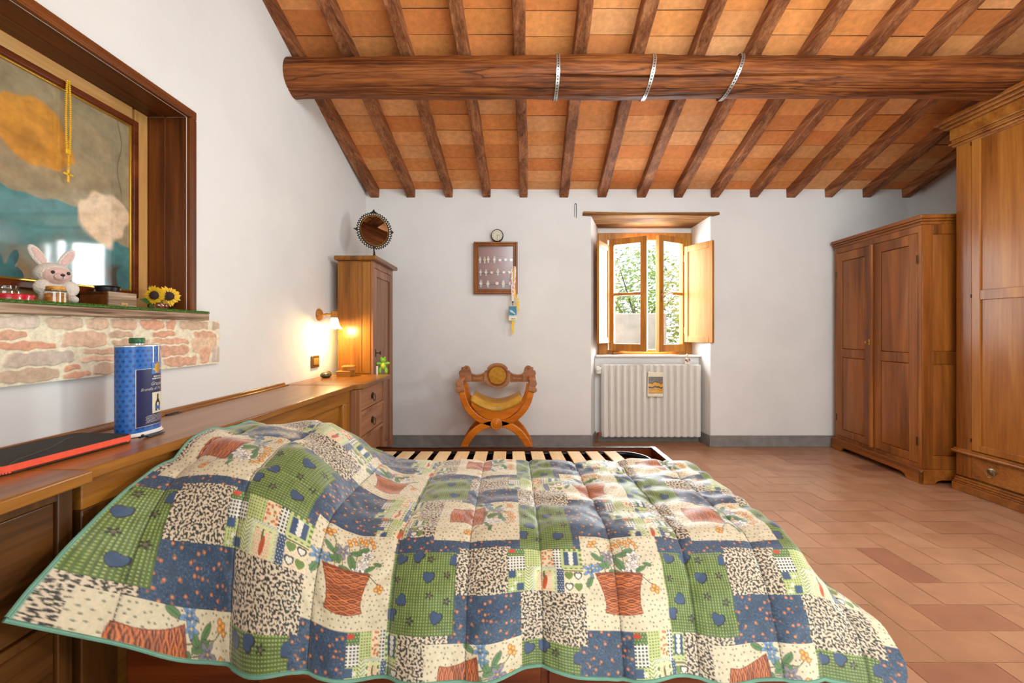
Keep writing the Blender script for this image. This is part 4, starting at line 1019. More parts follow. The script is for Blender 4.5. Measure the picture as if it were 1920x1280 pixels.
b.box(bc[0] - .037, bc[0] + .035, LY - .0074, LY - .0066, bc[1] + .057, bc[1] + .064); b.build('badge_print', M['navy'], bd)

t = thing('lanyard', 'yellow lanyard with foam letters hanging behind the white and red one', 'lanyard', (LX, LY + .006, 1.70))
b = W(t); ribbon(b, [(LX - .002, LY + .006, 1.70), (LX - .004, LY + .006, 1.60), (LX + .004, LY + .006, 1.50), (LX + .014, LY + .006, 1.40)], .016); b.build('hanging_strap', M['yellow_strap'], t)
b = W(t); ribbon(b, [(LX + .014, LY + .007, 1.70), (LX + .020, LY + .007, 1.56), (LX + .019, LY + .007, 1.41)], .013); b.build('strap', M['orange_z'], t)
for (body, cz_, sz) in (('5', 1.350, .072), ('S', 1.285, .085)):
    text_mesh(body, sz, M['yellow_strap'], 'foam_letter', t, (lambda cc: (lambda u, v: Vector((.034 + u, 0, cc - 1.70 + v))))(cz_), bold=.003)
b = W(t); ribbon(b, [(LX + .02, LY + .007, 1.29), (LX - .006, LY + .007, 1.20), (LX - .012, LY + .006, 1.13), (LX - .012, LY + .006, 1.078)], .021); b.build('strap', M['yellow_strap'], t)

# hook with a loop of cord
t = thing('wall_hook', 'thin dark wire hook hanging on the back wall left of the lintel', 'hook', (.628, YB, 2.30), group=None)
b = W(t); b.ball((.628, YB - .004, 2.305), .005, 8); b.tube([(.620, YB - .004, 2.18), (.620, YB - .005, 2.29), (.624, YB - .006, 2.307), (.632, YB - .006, 2.307), (.636, YB - .005, 2.29), (.636, YB - .004, 2.17)], .0022, 6); b.build('wire', M['black'], t)

# ------------------------------------------------------------------ radiator group
rd = thing('radiator', 'cream coloured column radiator in the recess under the window', 'radiator', (1.38, 4.12, .07))
b = MB(); w = .0643
prof = [(-.031, .03), (-.031, -.012), (-.012, -.040), (.010, -.040), (.0305, -.026), (.0305, .03)]
b.prism(prof, 'z', 0, .70); sec = b.build('section', M['white_enamel'], rd, bevel=.003, seg=2, angle=18)
for k in range(15):
    s = sec if k == 0 else sec.copy()
    if k: LINK(s); s.parent = rd
    s.location = (-.482 + .0321 + k * w, 0, 0)
for zz in (.735, .10): b = W(rd); b.tube([(.93, 4.12, zz), (1.86, 4.12, zz)], .018, 12); b.build('manifold', M['white_enamel'], rd)
b = W(rd); b.tube([(.93, 4.12, .735), (.878, 4.12, .735)], .010, 10); b.lathe([(.018, -.03), (.021, -.025), (.021, .008), (.016, .012)], (.86, 4.095, .735), 'y', 18); b.lathe([(.024, -.05), (.026, -.045), (.026, -.012), (.02, -.006)], (.872, 4.12, .735), 'z', 18); b.build('valve', M['white'], rd)
b = W(rd); b.tube([(.93, 4.12, .10), (.89, 4.12, .10), (.862, 4.12, .10)], .010, 10); b.tube([(.862, 4.12, .10), (.862, 4.12, .01)], .009, 10); b.lathe([(.012, -.03), (.014, -.01), (.014, .01)], (.872, 4.10, .10), 'y', 14); b.build('return_valve', M['rust'], rd)
t = thing('humidifier', 'ceramic radiator humidifier with yellow landscape picture hooked on the radiator', 'humidifier', (1.405, 4.07, .49))
hx0, hx1, hz0, hz1, hy = 1.328, 1.488, .468, .702, 4.052
b = W(t); b.prism([(hx0, hz0), (hx1 - .008, hz0 - .004), (hx1, hz1 - .002), (hx0 + .008, hz1 + .004)], 'y', hy, hy + .022); b.build('tile_body', M['ivory'], t, bevel=.004)
n1 = 60; Xg, Zg = np.meshgrid(np.linspace(hx0 + .010, hx1 - .012, n1), np.linspace(hz0 + .036, hz1 - .048, 70), indexing='ij')
v = (Zg - Zg.min()) / np.ptp(Zg); u = (Xg - Xg.min()) / np.ptp(Xg); w_ = .05 * np.sin(u * 9) + .03 * np.sin(u * 21 + 2)
c = np.tile(L3(222, 160, 36), (n1, 70, 1))
def bl(c, mk, q): return c * (1 - mk[..., None]) + q * mk[..., None]
c = bl(c, sstep((v + w_ - .62) / .06), L3(120, 112, 108)); c = bl(c, sstep((.045 - np.abs(v + w_ - .66)) / .03), L3(54, 66, 52))
c = bl(c, sstep((.07 - np.abs(v + w_ * .7 - .36)) / .04), L3(44, 62, 66)); c = bl(c, sstep((.05 - np.abs(v + w_ * .4 - .2)) / .05) * .6, L3(150, 100, 40))
grid_mesh('picture', np.stack([Xg, np.full_like(Xg, hy - .0012), Zg], -1) - np.array(t.location), M['vcol_tile'], t, c)
b = W(t); b.box(hx0 + .008, hx1 - .010, hy - .001, hy, hz1 - .048, hz1 - .045); b.box(hx0 + .008, hx1 - .010, hy - .001, hy, hz0 + .032, hz0 + .035); b.build('border_line', M['black'], t)
b = W(t); b.tube([(1.41, hy + .01, hz1 - .005), (1.41, hy + .012, hz1 + .03), (1.41, hy + .020, hz1 + .06)], .002, 6); b.build('wire_hook', M['steel'], t)
t = thing('figurine', 'tiny porcelain figurine standing on the right end of the radiator top', 'figurine', (1.735, 4.115, .7712))
b = MB(); b.lathe([(.020, 0), (.022, .006), (.013, .028), (.012, .040), (.017, .052), (.010, .064), (.006, .068)], n=18); b.build('robe', M['porcelain'], t)
b = MB(); b.ball((0, 0, .078), (.011, .011, .013), 12); b.build('head', M['porcelain'], t)
b = MB(); b.lathe([(.013, .084), (.010, .092), (.004, .104), (.001, .108)], n=14); b.build('hat', M['badge_grey'], t)
b = MB(); b.tube([(.012, -.006, .056), (.024, -.010, .044), (.016, -.016, .036)], .005, 8); b.tube([(-.012, -.006, .056), (-.020, -.012, .042), (-.008, -.017, .036)], .005, 8); b.ball((0, -.016, .034), .007, 10); b.build('arms', M['rust'], t)

# ------------------------------------------------------------------ savonarola chair
ch = thing('folding_armchair', 'orange wooden Savonarola style chair with mustard seat by the back wall', 'chair', (-.107, 3.46, 0))
def arc(cx, cz, a, c, t0, t1, n=28): return [(cx + a * math.cos(t), cz + c * math.sin(t)) for t in np.linspace(t0, t1, n)]
for (y0_, nm) in ((0.0, 0), (.30, 1)):
    b = MB(); b.band(arc(0, .635, .285, .300, PI * 1.0 + .02, 2 * PI - .02), .052, y0_, y0_ + .035); b.build('arm_arc', M['orange_x'], ch, bevel=.006)
    b = MB(); b.band(arc(0, -.02, .300, .360, -.0 + .07, PI - .07), .056, y0_, y0_ + .035); b.build('leg_arc', M['orange_x'], ch, bevel=.006)
    b = MB(); b.box(-.09, .09, y0_ + .002, y0_ + .033, .315, .36); b.build('cross_block', M['orange_x'], ch, bevel=.008)
b = MB(); b.lathe([(.047, -.001), (.047, -.010), (.040, -.014), (.036, -.010), (.026, -.012), (.022, -.018), (.012, -.018), (.006, -.022)], (0, 0, .335), 'y', 32); b.build('rosette', M['orange_y'], ch)
b = MB(); b.tube([(0, -.002, .335), (0, .34, .335)], .016, 12); b.build('hinge_rod', M['orange_y'], ch)
for s in (-1, 1):
    b = MB()
    b.band([(s * .285, .60), (s * .292, .64), (s * .305, .67), (s * .30, .695)], [.05, .056, .06, .05], -.012, .05)
    b.lathe([(.030, -.014), (.030, .05)], (s * .300, 0, .672), 'y', 18); b.lathe([(.022, -.014), (.022, .05)], (s * .312, 0, .615), 'y', 18)
    b.build('arm_scroll', M['brown_x'], ch, bevel=.004)
    b = MB(); b.box(s * .300 - .026, s * .300 + .026, .02, .33, .668, .700); b.build('armrest', M['orange_y'], ch, bevel=.008)
    b = MB(); b.box(s * .30 - .022, s * .30 + .022, .306, .340, .62, .775); b.build('back_post', M['brown_z'], ch, bevel=.004)
    b = MB(); b.box(s * .255 - .06, s * .255 + .06, -.004, .345, 0, .030); b.build('foot', M['orange_y'], ch, bevel=.008)
# carved back: outline in x-z
half = [(0, .812), (.035, .808), (.066, .795), (.088, .772), (.094, .758), (.086, .752), (.110, .742), (.118, .728), (.150, .714), (.190, .708), (.224, .716), (.236, .736), (.244, .770), (.262, .788), (.285, .790), (.306, .776), (.312, .752), (.336, .746), (.346, .722), (.338, .700), (.344, .668), (.330, .640), (.300, .640), (.270, .645), (.200, .646), (.128, .640), (.106, .648), (.104, .632), (.084, .612), (.050, .594), (0, .588)]
poly = half + [(-x, z) for (x, z) in half[::-1]][1:-1]
b = MB(); b.prism(poly, 'y', .300, .326); bk = b.build('backrest', M['brown_x'], ch, bevel=.004)
b = MB(); b.lathe([(.086, .300), (.084, .295), (.080, .300)], (0, 0, .700), 'y', 48, close=False); b.lathe([(.094, .300), (.0925, .2965), (.091, .300)], (0, 0, .700), 'y', 48, close=False); b.build('ring_moulding', M['dark_x'], bk)
b = MB(); b.lathe([(.080, .299), (.076, .293), (.05, .288), (.002, .286)], (0, 0, .700), 'y', 40); b.build('velvet_medallion', M['velvet'], bk)
for s in (-1, 1):
    b = MB()
    q = [(.122, .712), (.160, .697), (.190, .695), (.226, .707), (.226, .655), (.122, .655)]
    for k in range(6):
        p0, p1 = q[k], q[(k + 1) % 6]; b.tube([(s * p0[0], .2995, p0[1]), (s * p1[0], .2995, p1[1])], .0032, 6)
    b.build('carved_line', M['dark_x'], bk); b = MB()
    q2 = [(x + (.012 if x < .15 else -.012 if x > .2 else 0), z + (-.010 if z > .68 else .010)) for (x, z) in q]
    for k in range(6):
        p0, p1 = q2[k], q2[(k + 1) % 6]; b.tube([(s * p0[0], .2995, p0[1]), (s * p1[0], .2995, p1[1])], .0028, 6)
    b.build('carved_line', M['dark_x'], bk); b = MB(); b.lathe([(.010, .300), (.008, .294), (.002, .293)], (s * .275, 0, .768), 'y', 16); b.build('boss', M['dark_x'], bk)
us = np.linspace(-1, 1, 21); b = MB()
for i in range(20):
    lo = lambda q: .362 + .125 * abs(q) ** 2.2
    hi = lambda q: .438 + .078 * abs(q) ** 1.9
    b.prism([(us[i] * .205, lo(us[i])), (us[i + 1] * .205, lo(us[i + 1])), (us[i + 1] * .205, hi(us[i + 1])), (us[i] * .205, hi(us[i]))], 'y', .004, .33)
b; b.build('seat_frame', M['orange_x'], ch)
nu, nv = 41, 21; U_, V_ = np.meshgrid(np.linspace(-1, 1, nu), np.linspace(0, 1, nv), indexing='ij')
edge = np.minimum(sstep((1 - np.abs(U_)) / .12), sstep(np.minimum(V_, 1 - V_) / .12))
zt_ = .452 + .085 * np.abs(U_) ** 1.9 + .048 * edge ** .6
zb_ = .440 + .078 * np.abs(U_) ** 1.9
Pt = np.stack([U_ * .212, -.006 + V_ * .344, zt_], -1); Pb = np.stack([U_ * .205, .0 + V_ * .332, zb_], -1)
b = MB(); vs = [tuple(p) for p in Pt.reshape(-1, 3)] + [tuple(p) for p in Pb.reshape(-1, 3)]; o_ = nu * nv; fs = []
for i in range(nu - 1):
    for j in range(nv - 1):
        a0 = i * nv + j; fs += [(a0, a0 + nv, a0 + nv + 1, a0 + 1), (o_ + a0, o_ + a0 + 1, o_ + a0 + nv + 1, o_ + a0 + nv)]
for i in range(nu - 1):
    for j in (0, nv - 1): a0 = i * nv + j; fs.append((a0, a0 + nv, o_ + a0 + nv, o_ + a0))
for j in range(nv - 1):
    for i in (0, nu - 1): a0 = i * nv + j; fs.append((a0, a0 + 1, o_ + a0 + 1, o_ + a0))
b.add(vs, fs); b.build('seat_cushion', M['mustard'], ch, angle=60)

# ------------------------------------------------------------------ armoire and wardrobe (local: x along the front, y into depth)
def raised(b, x0, x1, z0, z1, y, w=.035, d=.012):
    vs = [(x0, y + d, z0), (x1, y + d, z0), (x1, y + d, z1), (x0, y + d, z1), (x0 + .006, y + d * .4, z0 + .006), (x1 - .006, y + d * .4, z0 + .006), (x1 - .006, y + d * .4, z1 - .006), (x0 + .006, y + d * .4, z1 - .006),
          (x0 + w, y - d * .1, z0 + w), (x1 - w, y - d * .1, z0 + w), (x1 - w, y - d * .1, z1 - w), (x0 + w, y - d * .1, z1 - w)]
    fs = [(8, 9, 10, 11)] + [(i, (i + 1) % 4, 4 + (i + 1) % 4, 4 + i) for i in range(4)] + [(4 + i, 4 + (i + 1) % 4, 8 + (i + 1) % 4, 8 + i) for i in range(4)]
    b.add(vs, fs)
def paneled_door(parent, x0, x1, z0, z1, y, cells, mat, sw=.075, th=.022, axm='z', name='door'):
    b = MB(); b.box(x0, x0 + sw, y, y + th, z0, z1); b.box(x1 - sw, x1, y, y + th, z0, z1)
    zs = [z0] + [v for c in cells for v in c] + [z1]
    for k in range(0, len(zs), 2): b.box(x0 + sw, x1 - sw, y, y + th, zs[k], zs[k + 1])
    d = b.build(name, M[mat + '_z'] if mat + '_z' in M else M[mat], parent, bevel=.003)
    for (a, c) in cells:
        b = MB(); raised(b, x0 + sw, x1 - sw, a, c, y); b.build('panel', M[mat + '_z'] if mat + '_z' in M else M[mat], d, angle=20)
    return d
AL, AD, AH = .915, .50, 1.935
ar = thing('armoire', 'two door walnut armoire with raised panels at the back right', 'armoire', (3.054, 3.951, 0), math.atan2(-.9962, -.0867))
b = MB(); b.box(0, AL, .012, AD, .10, AH - .07); b.build('carcass', M['dark_z'], ar, bevel=.003)
b = MB(); b.box(0, .03, -.002, .012, .10, AH - .07); b.box(AL - .03, AL, -.002, .012, .10, AH - .07); b.box(.03, AL - .03, -.002, .012, AH - .12, AH - .07); b.box(.03, AL - .03, -.002, .012, .10, .135); b.build('face_frame', M['dark_z'], ar, bevel=.002)
cells = [(.20, .86), (.935, 1.735)]
d1 = paneled_door(ar, .032, .445, .138, AH - .123, -.006, cells, 'dark', .07); d2 = paneled_door(ar, .475, AL - .032, .138, AH - .123, -.006, cells, 'dark', .07)
b = MB(); b.tube([(.460, -.012, .138), (.460, -.012, AH - .123)], .016, 10); b.build('astragal', M['dark_z'], ar)
b = MB(); b.box(.452, .468, -.030, -.026, .985, 1.03); b.tube([(.460, -.028, 1.005), (.460, -.055, 1.005)], .004, 8); b.ball((.460, -.058, 1.005), (.012, .004, .010), 10); b.build('key', M['brass'], d2)
for (dd_, xx) in ((d1, .030), (d2, AL - .030)):
    b = MB()
    for zz in (.30, 1.62): b.tube([(xx, -.007, zz - .03), (xx, -.007, zz + .03)], .0045, 8)
    b.build('hinge', M['bronze'], dd_)
b = MB()
b.box(-.022, AL + .022, -.025, AD, AH - .028, AH); b.box(-.014, AL + .014, -.016, AD, AH - .046, AH - .028); b.box(-.006, AL + .006, -.008, AD, AH - .07, AH - .046); b.build('cornice', M['dark_x'], ar, bevel=.006, seg=3)
b = MB(); b.prism([(-.02, 0), (.10, 0), (.125, .03), (.16, .04), (AL - .16, .04), (AL - .125, .03), (AL - .10, 0), (AL + .02, 0), (AL + .02, .085), (AL + .008, .105), (-.008, .105), (-.02, .085)], 'y', -.022, 0.0)
MXs = Matrix.Translation((AL, 0, 0)) @ Matrix.Rotation(PI / 2, 4, 'Z')
b2 = MB(MXs); b2.prism([(-.022, 0), (.07, 0), (.09, .022), (.12, .03), (AD - .10, .03), (AD - .08, .022), (AD - .06, 0), (AD, 0), (AD, .085), (AD, .105), (-.008, .105), (-.022, .085)], 'y', -.02, 0.0)
b.v += b2.v; n0 = len(b.v) - len(b2.v); b.f += [tuple(n0 + i for i in f) for f in b2.f]; b.box(0, AL, 0, AD, .05, .10); b.build('plinth', M['dark_x'], ar, bevel=.004)
b = MB(MXs); b.box(0, .07, -.006, 0, .105, AH - .07); b.box(AD - .07, AD, -.006, 0, .105, AH - .07); b.box(.07, AD - .07, -.006, 0, .105, .2); b.box(.07, AD - .07, -.006, 0, .86, .95); b.box(.07, AD - .07, -.006, 0, AH - .14, AH - .07)
b.build('side_frame', M['dark_z'], ar, bevel=.003)
for (a, c) in ((.2, .86), (.95, AH - .14)):
    b = MB(MXs); raised(b, .07, AD - .07, a, c, -.010); b.build('side_panel', M['dark_z'], ar, angle=20)

WL, WD, WH = 1.42, .68, 2.585
wd = thing('wardrobe', 'large walnut wardrobe with moulded cornice and base drawer at the right edge', 'wardrobe', (3.129, 2.95, 0), -PI / 2)
b = MB(); b.box(0, WL, .02, WD, .08, WH - .12); b.build('carcass', M['wardrobe'], wd, bevel=.003)
b = MB(); b.box(0, .098, 0, .02, .1, WH - .13); b.box(WL - .098, WL, 0, .02, .1, WH - .13); b.box(.098, WL - .098, 0, .02, WH - .155, WH - .13); b.build('face_frame', M['wardrobe'], wd, bevel=.002)
def wdoor(x0, x1, hinge_left):
    sw = .052; z0, z1 = .292, WH - .157; y = -.004
    b = MB(); b.box(x0, x0 + sw, y, y + .024, z0, z1); b.box(x1 - sw, x1, y, y + .024, z0, z1)
    for (a, c) in ((z0, z0 + .045), (1.305, 1.372), (z1 - .055, z1)): b.box(x0 + sw, x1 - sw, y, y + .024, a, c)
    d = b.build('door', M['wardrobe'], wd, bevel=.003)
    for (a, c) in ((z0 + .045, 1.305), (1.372, z1 - .055)):
        b = MB(); b.box(x0 + sw, x1 - sw, y + .010, y + .018, a, c); b.build('panel', M['wardrobe'], d)
    b = MB(); xx = x0 - .001 if hinge_left else x1 + .001
    for zz in (.36, 1.335, WH - .22): b.tube([(xx, y, zz - .012), (xx, y, zz + .012)], .004, 8)
    b.build('hinge', M['bronze'], d)
    if not hinge_left: b = MB(); b.box(x0 + .015, x0 + .035, y - .004, y, 1.20, 1.26); b.tube([(x0 + .025, y, 1.23), (x0 + .025, y - .03, 1.23)], .004, 8); b.build('key', M['brass'], d)
wdoor(.100, .709, True); wdoor(.711, WL - .100, False)
b = MB(); b.box(-.012, WL + .012, -.020, .02, .258, .272); b.box(-.006, WL + .006, -.012, .02, .272, .288); b.tube([(-.012, -.016, .266), (WL + .012, -.016, .266)], .012, 12); b.build('waist_moulding', M['wardrobe_y'], wd)
for (xa, xb) in ((.10, .708), (.712, WL - .10)):
    b = MB(); b.box(xa, xb, -.002, .018, .105, .252); d = b.build('drawer', M['wardrobe_y'], wd, bevel=.002)
    ring_pull(d, Vector(((xa + .12) if xa < .5 else xb - .12, -.002, .185)), 'y', .029)
b = MB()
for (ov, za, zb) in ((.035, 0, .052), (.028, .052, .062), (.018, .062, .078), (.010, .078, .092)): b.box(0, WL + ov, -ov, WD, za, zb)
b.build('plinth', M['wardrobe_y'], wd, bevel=.004)
b = MB()
for (ov, za, zb) in ((.016, 2.385, 2.402), (.030, 2.402, 2.414), (.018, 2.414, 2.435), (.024, 2.435, 2.515), (.042, 2.515, 2.535), (.060, 2.535, 2.556), (.082, 2.556, 2.585)): b.box(-ov, WL + ov, -ov, WD, za, zb)
b.build('cornice', M['wardrobe_y'], wd, bevel=.005, seg=3)
# ------------------------------------------------------------------ bed
BY0, BY1, BX0, BX1, BZ = 1.085, 2.765, -.868, .955, .335
bed = thing('double_bed', 'dark wooden box bed, far half bare with its slats showing', 'bed', (0, 1.95, 0))
def rail(name, x0, x1, y0, y1, z0, z1, m='mahog_x'):
    b = W(bed); b.box(x0, x1, y0, y1, z0, z1); return b.build(name, M[m], bed, bevel=.003)
rail('side_rail', -.986, BX1, BY0, BY0 + .028, .03, BZ - .02)
rail('side_rail', BX0, BX1, BY1 - .022, BY1, .03, BZ)
rail('foot_rail', BX1 - .028, BX1, BY0 + .028, BY1 - .022, .03, BZ, 'mahog_y')
b = W(bed); b.box(BX1 - .029, BX1 + .001, BY0, BY1 + .001, BZ, BZ + .006); b.build('edge_strip', M['steel'], bed, bevel=.001)
b = W(bed); b.box(BX0, BX1 - .029, BY1 - .023, BY1 + .001, BZ, BZ + .006); b.build('edge_strip', M['black_metal'], bed, bevel=.001)
b = W(bed); b.box(BX0, BX1 - .03, BY0 + .03, BY1 - .03, .06, .075); b.build('storage_floor', M['mahog_x'], bed)
for (xa, xb) in ((-.64, .08), (.10, .84)):
    b = W(bed); b.box(xa, xb, BY0 - .012, BY0, .05, BZ - .065); b.build('drawer', M['mahog_x'], bed, bevel=.003)
# slat frame of black metal with rounded foot corner
sy0, sy1, sx1, sz = 1.93, BY1 - .045, .86, BZ - .028
path = [(BX0 + .04, sy1, sz), (sx1 - .16, sy1, sz)] + [(sx1 - .16 + .16 * math.sin(a), sy1 - .16 + .16 * math.cos(a), sz) for a in np.linspace(.15, PI / 2, 9)] + [(sx1, sy0, sz)]
b = W(bed); b.tube(path, .018, 10); b.build('slat_frame', M['black_metal'], bed)
ns = 13
b = MB(); nn = 14; t_ = np.linspace(0, 1, nn); vs = []
yy_ = sy1 - .012 + (sy0 - sy1 + .02) * t_; zz_ = sz + .010 + .020 * np.sin(PI * t_)
for (y, z) in zip(yy_, zz_):
    for (dx, dz) in ((-.039, 0), (.039, 0), (.039, .009), (-.039, .009)): vs.append((dx, y - 1.95, z + dz))
fs = [(0, 1, 2, 3)[::-1], tuple(range(4 * nn - 4, 4 * nn))] + [(4 * i + j, 4 * i + (j + 1) % 4, 4 * i + 4 + (j + 1) % 4, 4 * i + 4 + j) for i in range(nn - 1) for j in range(4)]
b.add(vs, fs); sl = b.build('slat', M['slat_y'], bed, bevel=.002)
for k in range(ns):
    s = sl if k == 0 else sl.copy()
    if k: LINK(s); s.parent = bed
    s.location = (.645 - k * .1262 * .93, 0, 0)
# holders at the far ends of the slats
b = W(bed)
for k in range(ns):
    x = .645 - k * .1262 * .93; b.box(x - .043, x + .043, sy1 - .03, sy1 + .004, sz + .004, sz + .016)
b.build('slat_holder', M['black'], bed, bevel=.002)
b = W(bed); mx = rrect((-.85 + .74) / 2, 1.535, .795, .265, .06, 0)
b.prism(mx, 'z', sz + .034, .495); b.build('mattress', M['white'], bed, bevel=.03, seg=4)
b = W(bed); b.box(BX0 + .02, .75, 1.25, 1.82, sz + .0, sz + .032); b.build('mattress_base', M['black'], bed)

# ------------------------------------------------------------------ patchwork cell (units: 525 x 350, one unit = 1.371 mm)
CW, CH, SSC = 525, 350, 2
Hh, Ww = CH * SSC, CW * SSC
gx, gy = np.meshgrid((np.arange(Ww) + .5) / SSC, (np.arange(Hh) + .5) / SSC)
def fnoise(lo, hi, seed):
    r = np.random.default_rng(seed).standard_normal((Hh, Ww)); f = np.fft.fft2(r)
    ky = np.fft.fftfreq(Hh)[:, None] * Hh / CH; kx = np.fft.fftfreq(Ww)[None, :] * Ww / CW
    k = np.sqrt(kx ** 2 + ky ** 2); f *= np.exp(-(k / hi) ** 2) * (1 - np.exp(-(k / lo) ** 2)); q = np.fft.ifft2(f).real
    return q / q.std()
NA = fnoise(.10, .21, 1); NBg = fnoise(.02, .06, 2); NF = fnoise(.1, .4, 3)
C_ = np.zeros((Hh, Ww, 3))
CREAM, GREEN, BLUE, DARK = L3(226, 212, 182), L3(104, 126, 56), L3(58, 84, 112), L3(46, 44, 38)
HEART, ORANGE, BASK, BASKD = L3(62, 88, 122), L3(206, 122, 66), L3(216, 122, 62), L3(112, 54, 26)
def loc(x0, y0, w, h, rot=False):
    lx = (gx - x0) % CW; ly = (gy - y0) % CH
    return lx, ly, (lx < w) & (ly < h)
def put(mask, c, a=1.0):
    global C_
    m = (mask.astype(float) * a)[..., None]; C_ = C_ * (1 - m) + np.asarray(c) * m
def dots(lx, ly, p, r, stag=True, jit=0):
    row = np.floor(ly / p); u = (lx / p + (.5 * (row % 2) if stag else 0)); col_ = np.floor(u)
    ju = jit * np.sin(row * 12.9 + col_ * 78.2); jv = jit * np.sin(row * 39.3 + col_ * 11.1)
    return np.sqrt(((u % 1 - .5 - ju) * p) ** 2 + ((ly / p % 1 - .5 - jv) * p) ** 2) < r
def ell(lx, ly, cx, cy, rx_, ry_, ang=0):
    c, s = math.cos(ang), math.sin(ang); u = (lx - cx) * c + (ly - cy) * s; v = -(lx - cx) * s + (ly - cy) * c
    return (u / rx_) ** 2 + (v / ry_) ** 2
def heart(lx, ly, cx, cy, s, ang=0):
    c, sn = math.cos(ang), math.sin(ang); u = ((lx - cx) * c + (ly - cy) * sn) / s; v = -(-(lx - cx) * sn + (ly - cy) * c) / s
    return (u * u + v * v - 1) ** 3 - u * u * v ** 3 < 0
def star(lx, ly, cx, cy, r, n=5):
    u, v = lx - cx, ly - cy; a = np.arctan2(v, u); return np.sqrt(u * u + v * v) < r * (.68 + .32 * np.cos(n * a))
def p_green(x0, y0, w, h, vert=True):
    lx, ly, m = loc(x0, y0, w, h); put(m, GREEN); put(m & (NBg > .6), GREEN * .8)
    a, b_ = (lx, ly) if vert else (ly, lx)
    put(m & (a % 5 < 1.8) & (b_ % 5 < 3.2), L3(196, 204, 128), .62); put(m & (a % 5 > 3.4), L3(66, 92, 34), .5)
    for (u, v, t) in ((.12, .10, .4), (.38, .05, 2.2), (.58, .34, .1), (.22, .62, -.9), (.72, .82, .3), (.03, .78, 1.8), (.95, .12, .9)):
        hm = heart(lx, ly, u * w, v * h, 9, t); ho = heart(lx, ly, u * w + .7, v * h + .7, 10.3, t); put(m & ho, DARK * .8); put(m & hm, HEART); 
    for (u, v) in ((.60, .10), (.86, .30), (.62, .55), (.36, .84), (.88, .62), (.10, .36)):
        put(m & star(lx, ly, u * w, v * h, 8), L3(52, 56, 34)); put(m & (ell(lx, ly, u * w, v * h, 2.4, 2.4) < 1), L3(120, 110, 84))
def p_blue(x0, y0, w, h):
    lx, ly, m = loc(x0, y0, w, h); put(m, BLUE); put(m & (NA > .5), BLUE * .62); put(m & (NF > 1.0), L3(100, 122, 150), .7); put(m & (NBg > .8), BLUE * .75, .6)
    put(m & dots(lx + 3, ly, 19, 2.7, True, .28), ORANGE, .85); put(m & dots(lx + 3, ly, 19, 1.1, True, .28), L3(236, 180, 120), .8); put(m & dots(lx + 11, ly + 8, 23, 2.0, True, .3), L3(168, 110, 76), .9)
def p_floral(x0, y0, w, h):
    lx, ly, m = loc(x0, y0, w, h); put(m, L3(226, 208, 182)); put(m & (NA > .10), DARK); put(m & (NA > .10) & (NF > 1.15), L3(120, 110, 92))
def p_cream(x0, y0, w, h, seed=0):
    lx, ly, m = loc(x0, y0, w, h); put(m, CREAM); put(m & (NBg > 1.2), CREAM * .96); put(m & dots(lx, ly, 9.5, 1.5, True, .2), L3(120, 122, 96), .85); return lx, ly, m
def leaf_(m, ux, uy, cx, cy, L_, wd_, a, c=(104, 140, 88)):
    put(m & (ell(ux, uy, cx, cy, L_ + .9, wd_ + .9, a) < 1), DARK, .7); put(m & (ell(ux, uy, cx, cy, L_, wd_, a) < 1), L3(*c)); put(m & (ell(ux, uy, cx, cy, L_, .6, a) < 1), L3(60, 92, 54), .8)
def bloom(m, ux, uy, cx, cy, r, c, cc):
    put(m & star(ux, uy, cx, cy, r + 2, 5), DARK, .7); put(m & star(ux, uy, cx, cy, r, 5), c); put(m & star(ux, uy, cx + 1, cy, r * .55, 5), cc); put(m & (ell(ux, uy, cx, cy, 1.8, 1.8) < 1), L3(222, 190, 90))
def stem_(m, ux, uy, p0, p1, w=.8, c=(96, 104, 60)):
    d = np.array(p1, float) - p0; L2 = d @ d; t = np.clip(((ux - p0[0]) * d[0] + (uy - p0[1]) * d[1]) / L2, 0, 1)
    put(m & (np.hypot(ux - p0[0] - t * d[0], uy - p0[1] - t * d[1]) < w), L3(*c))
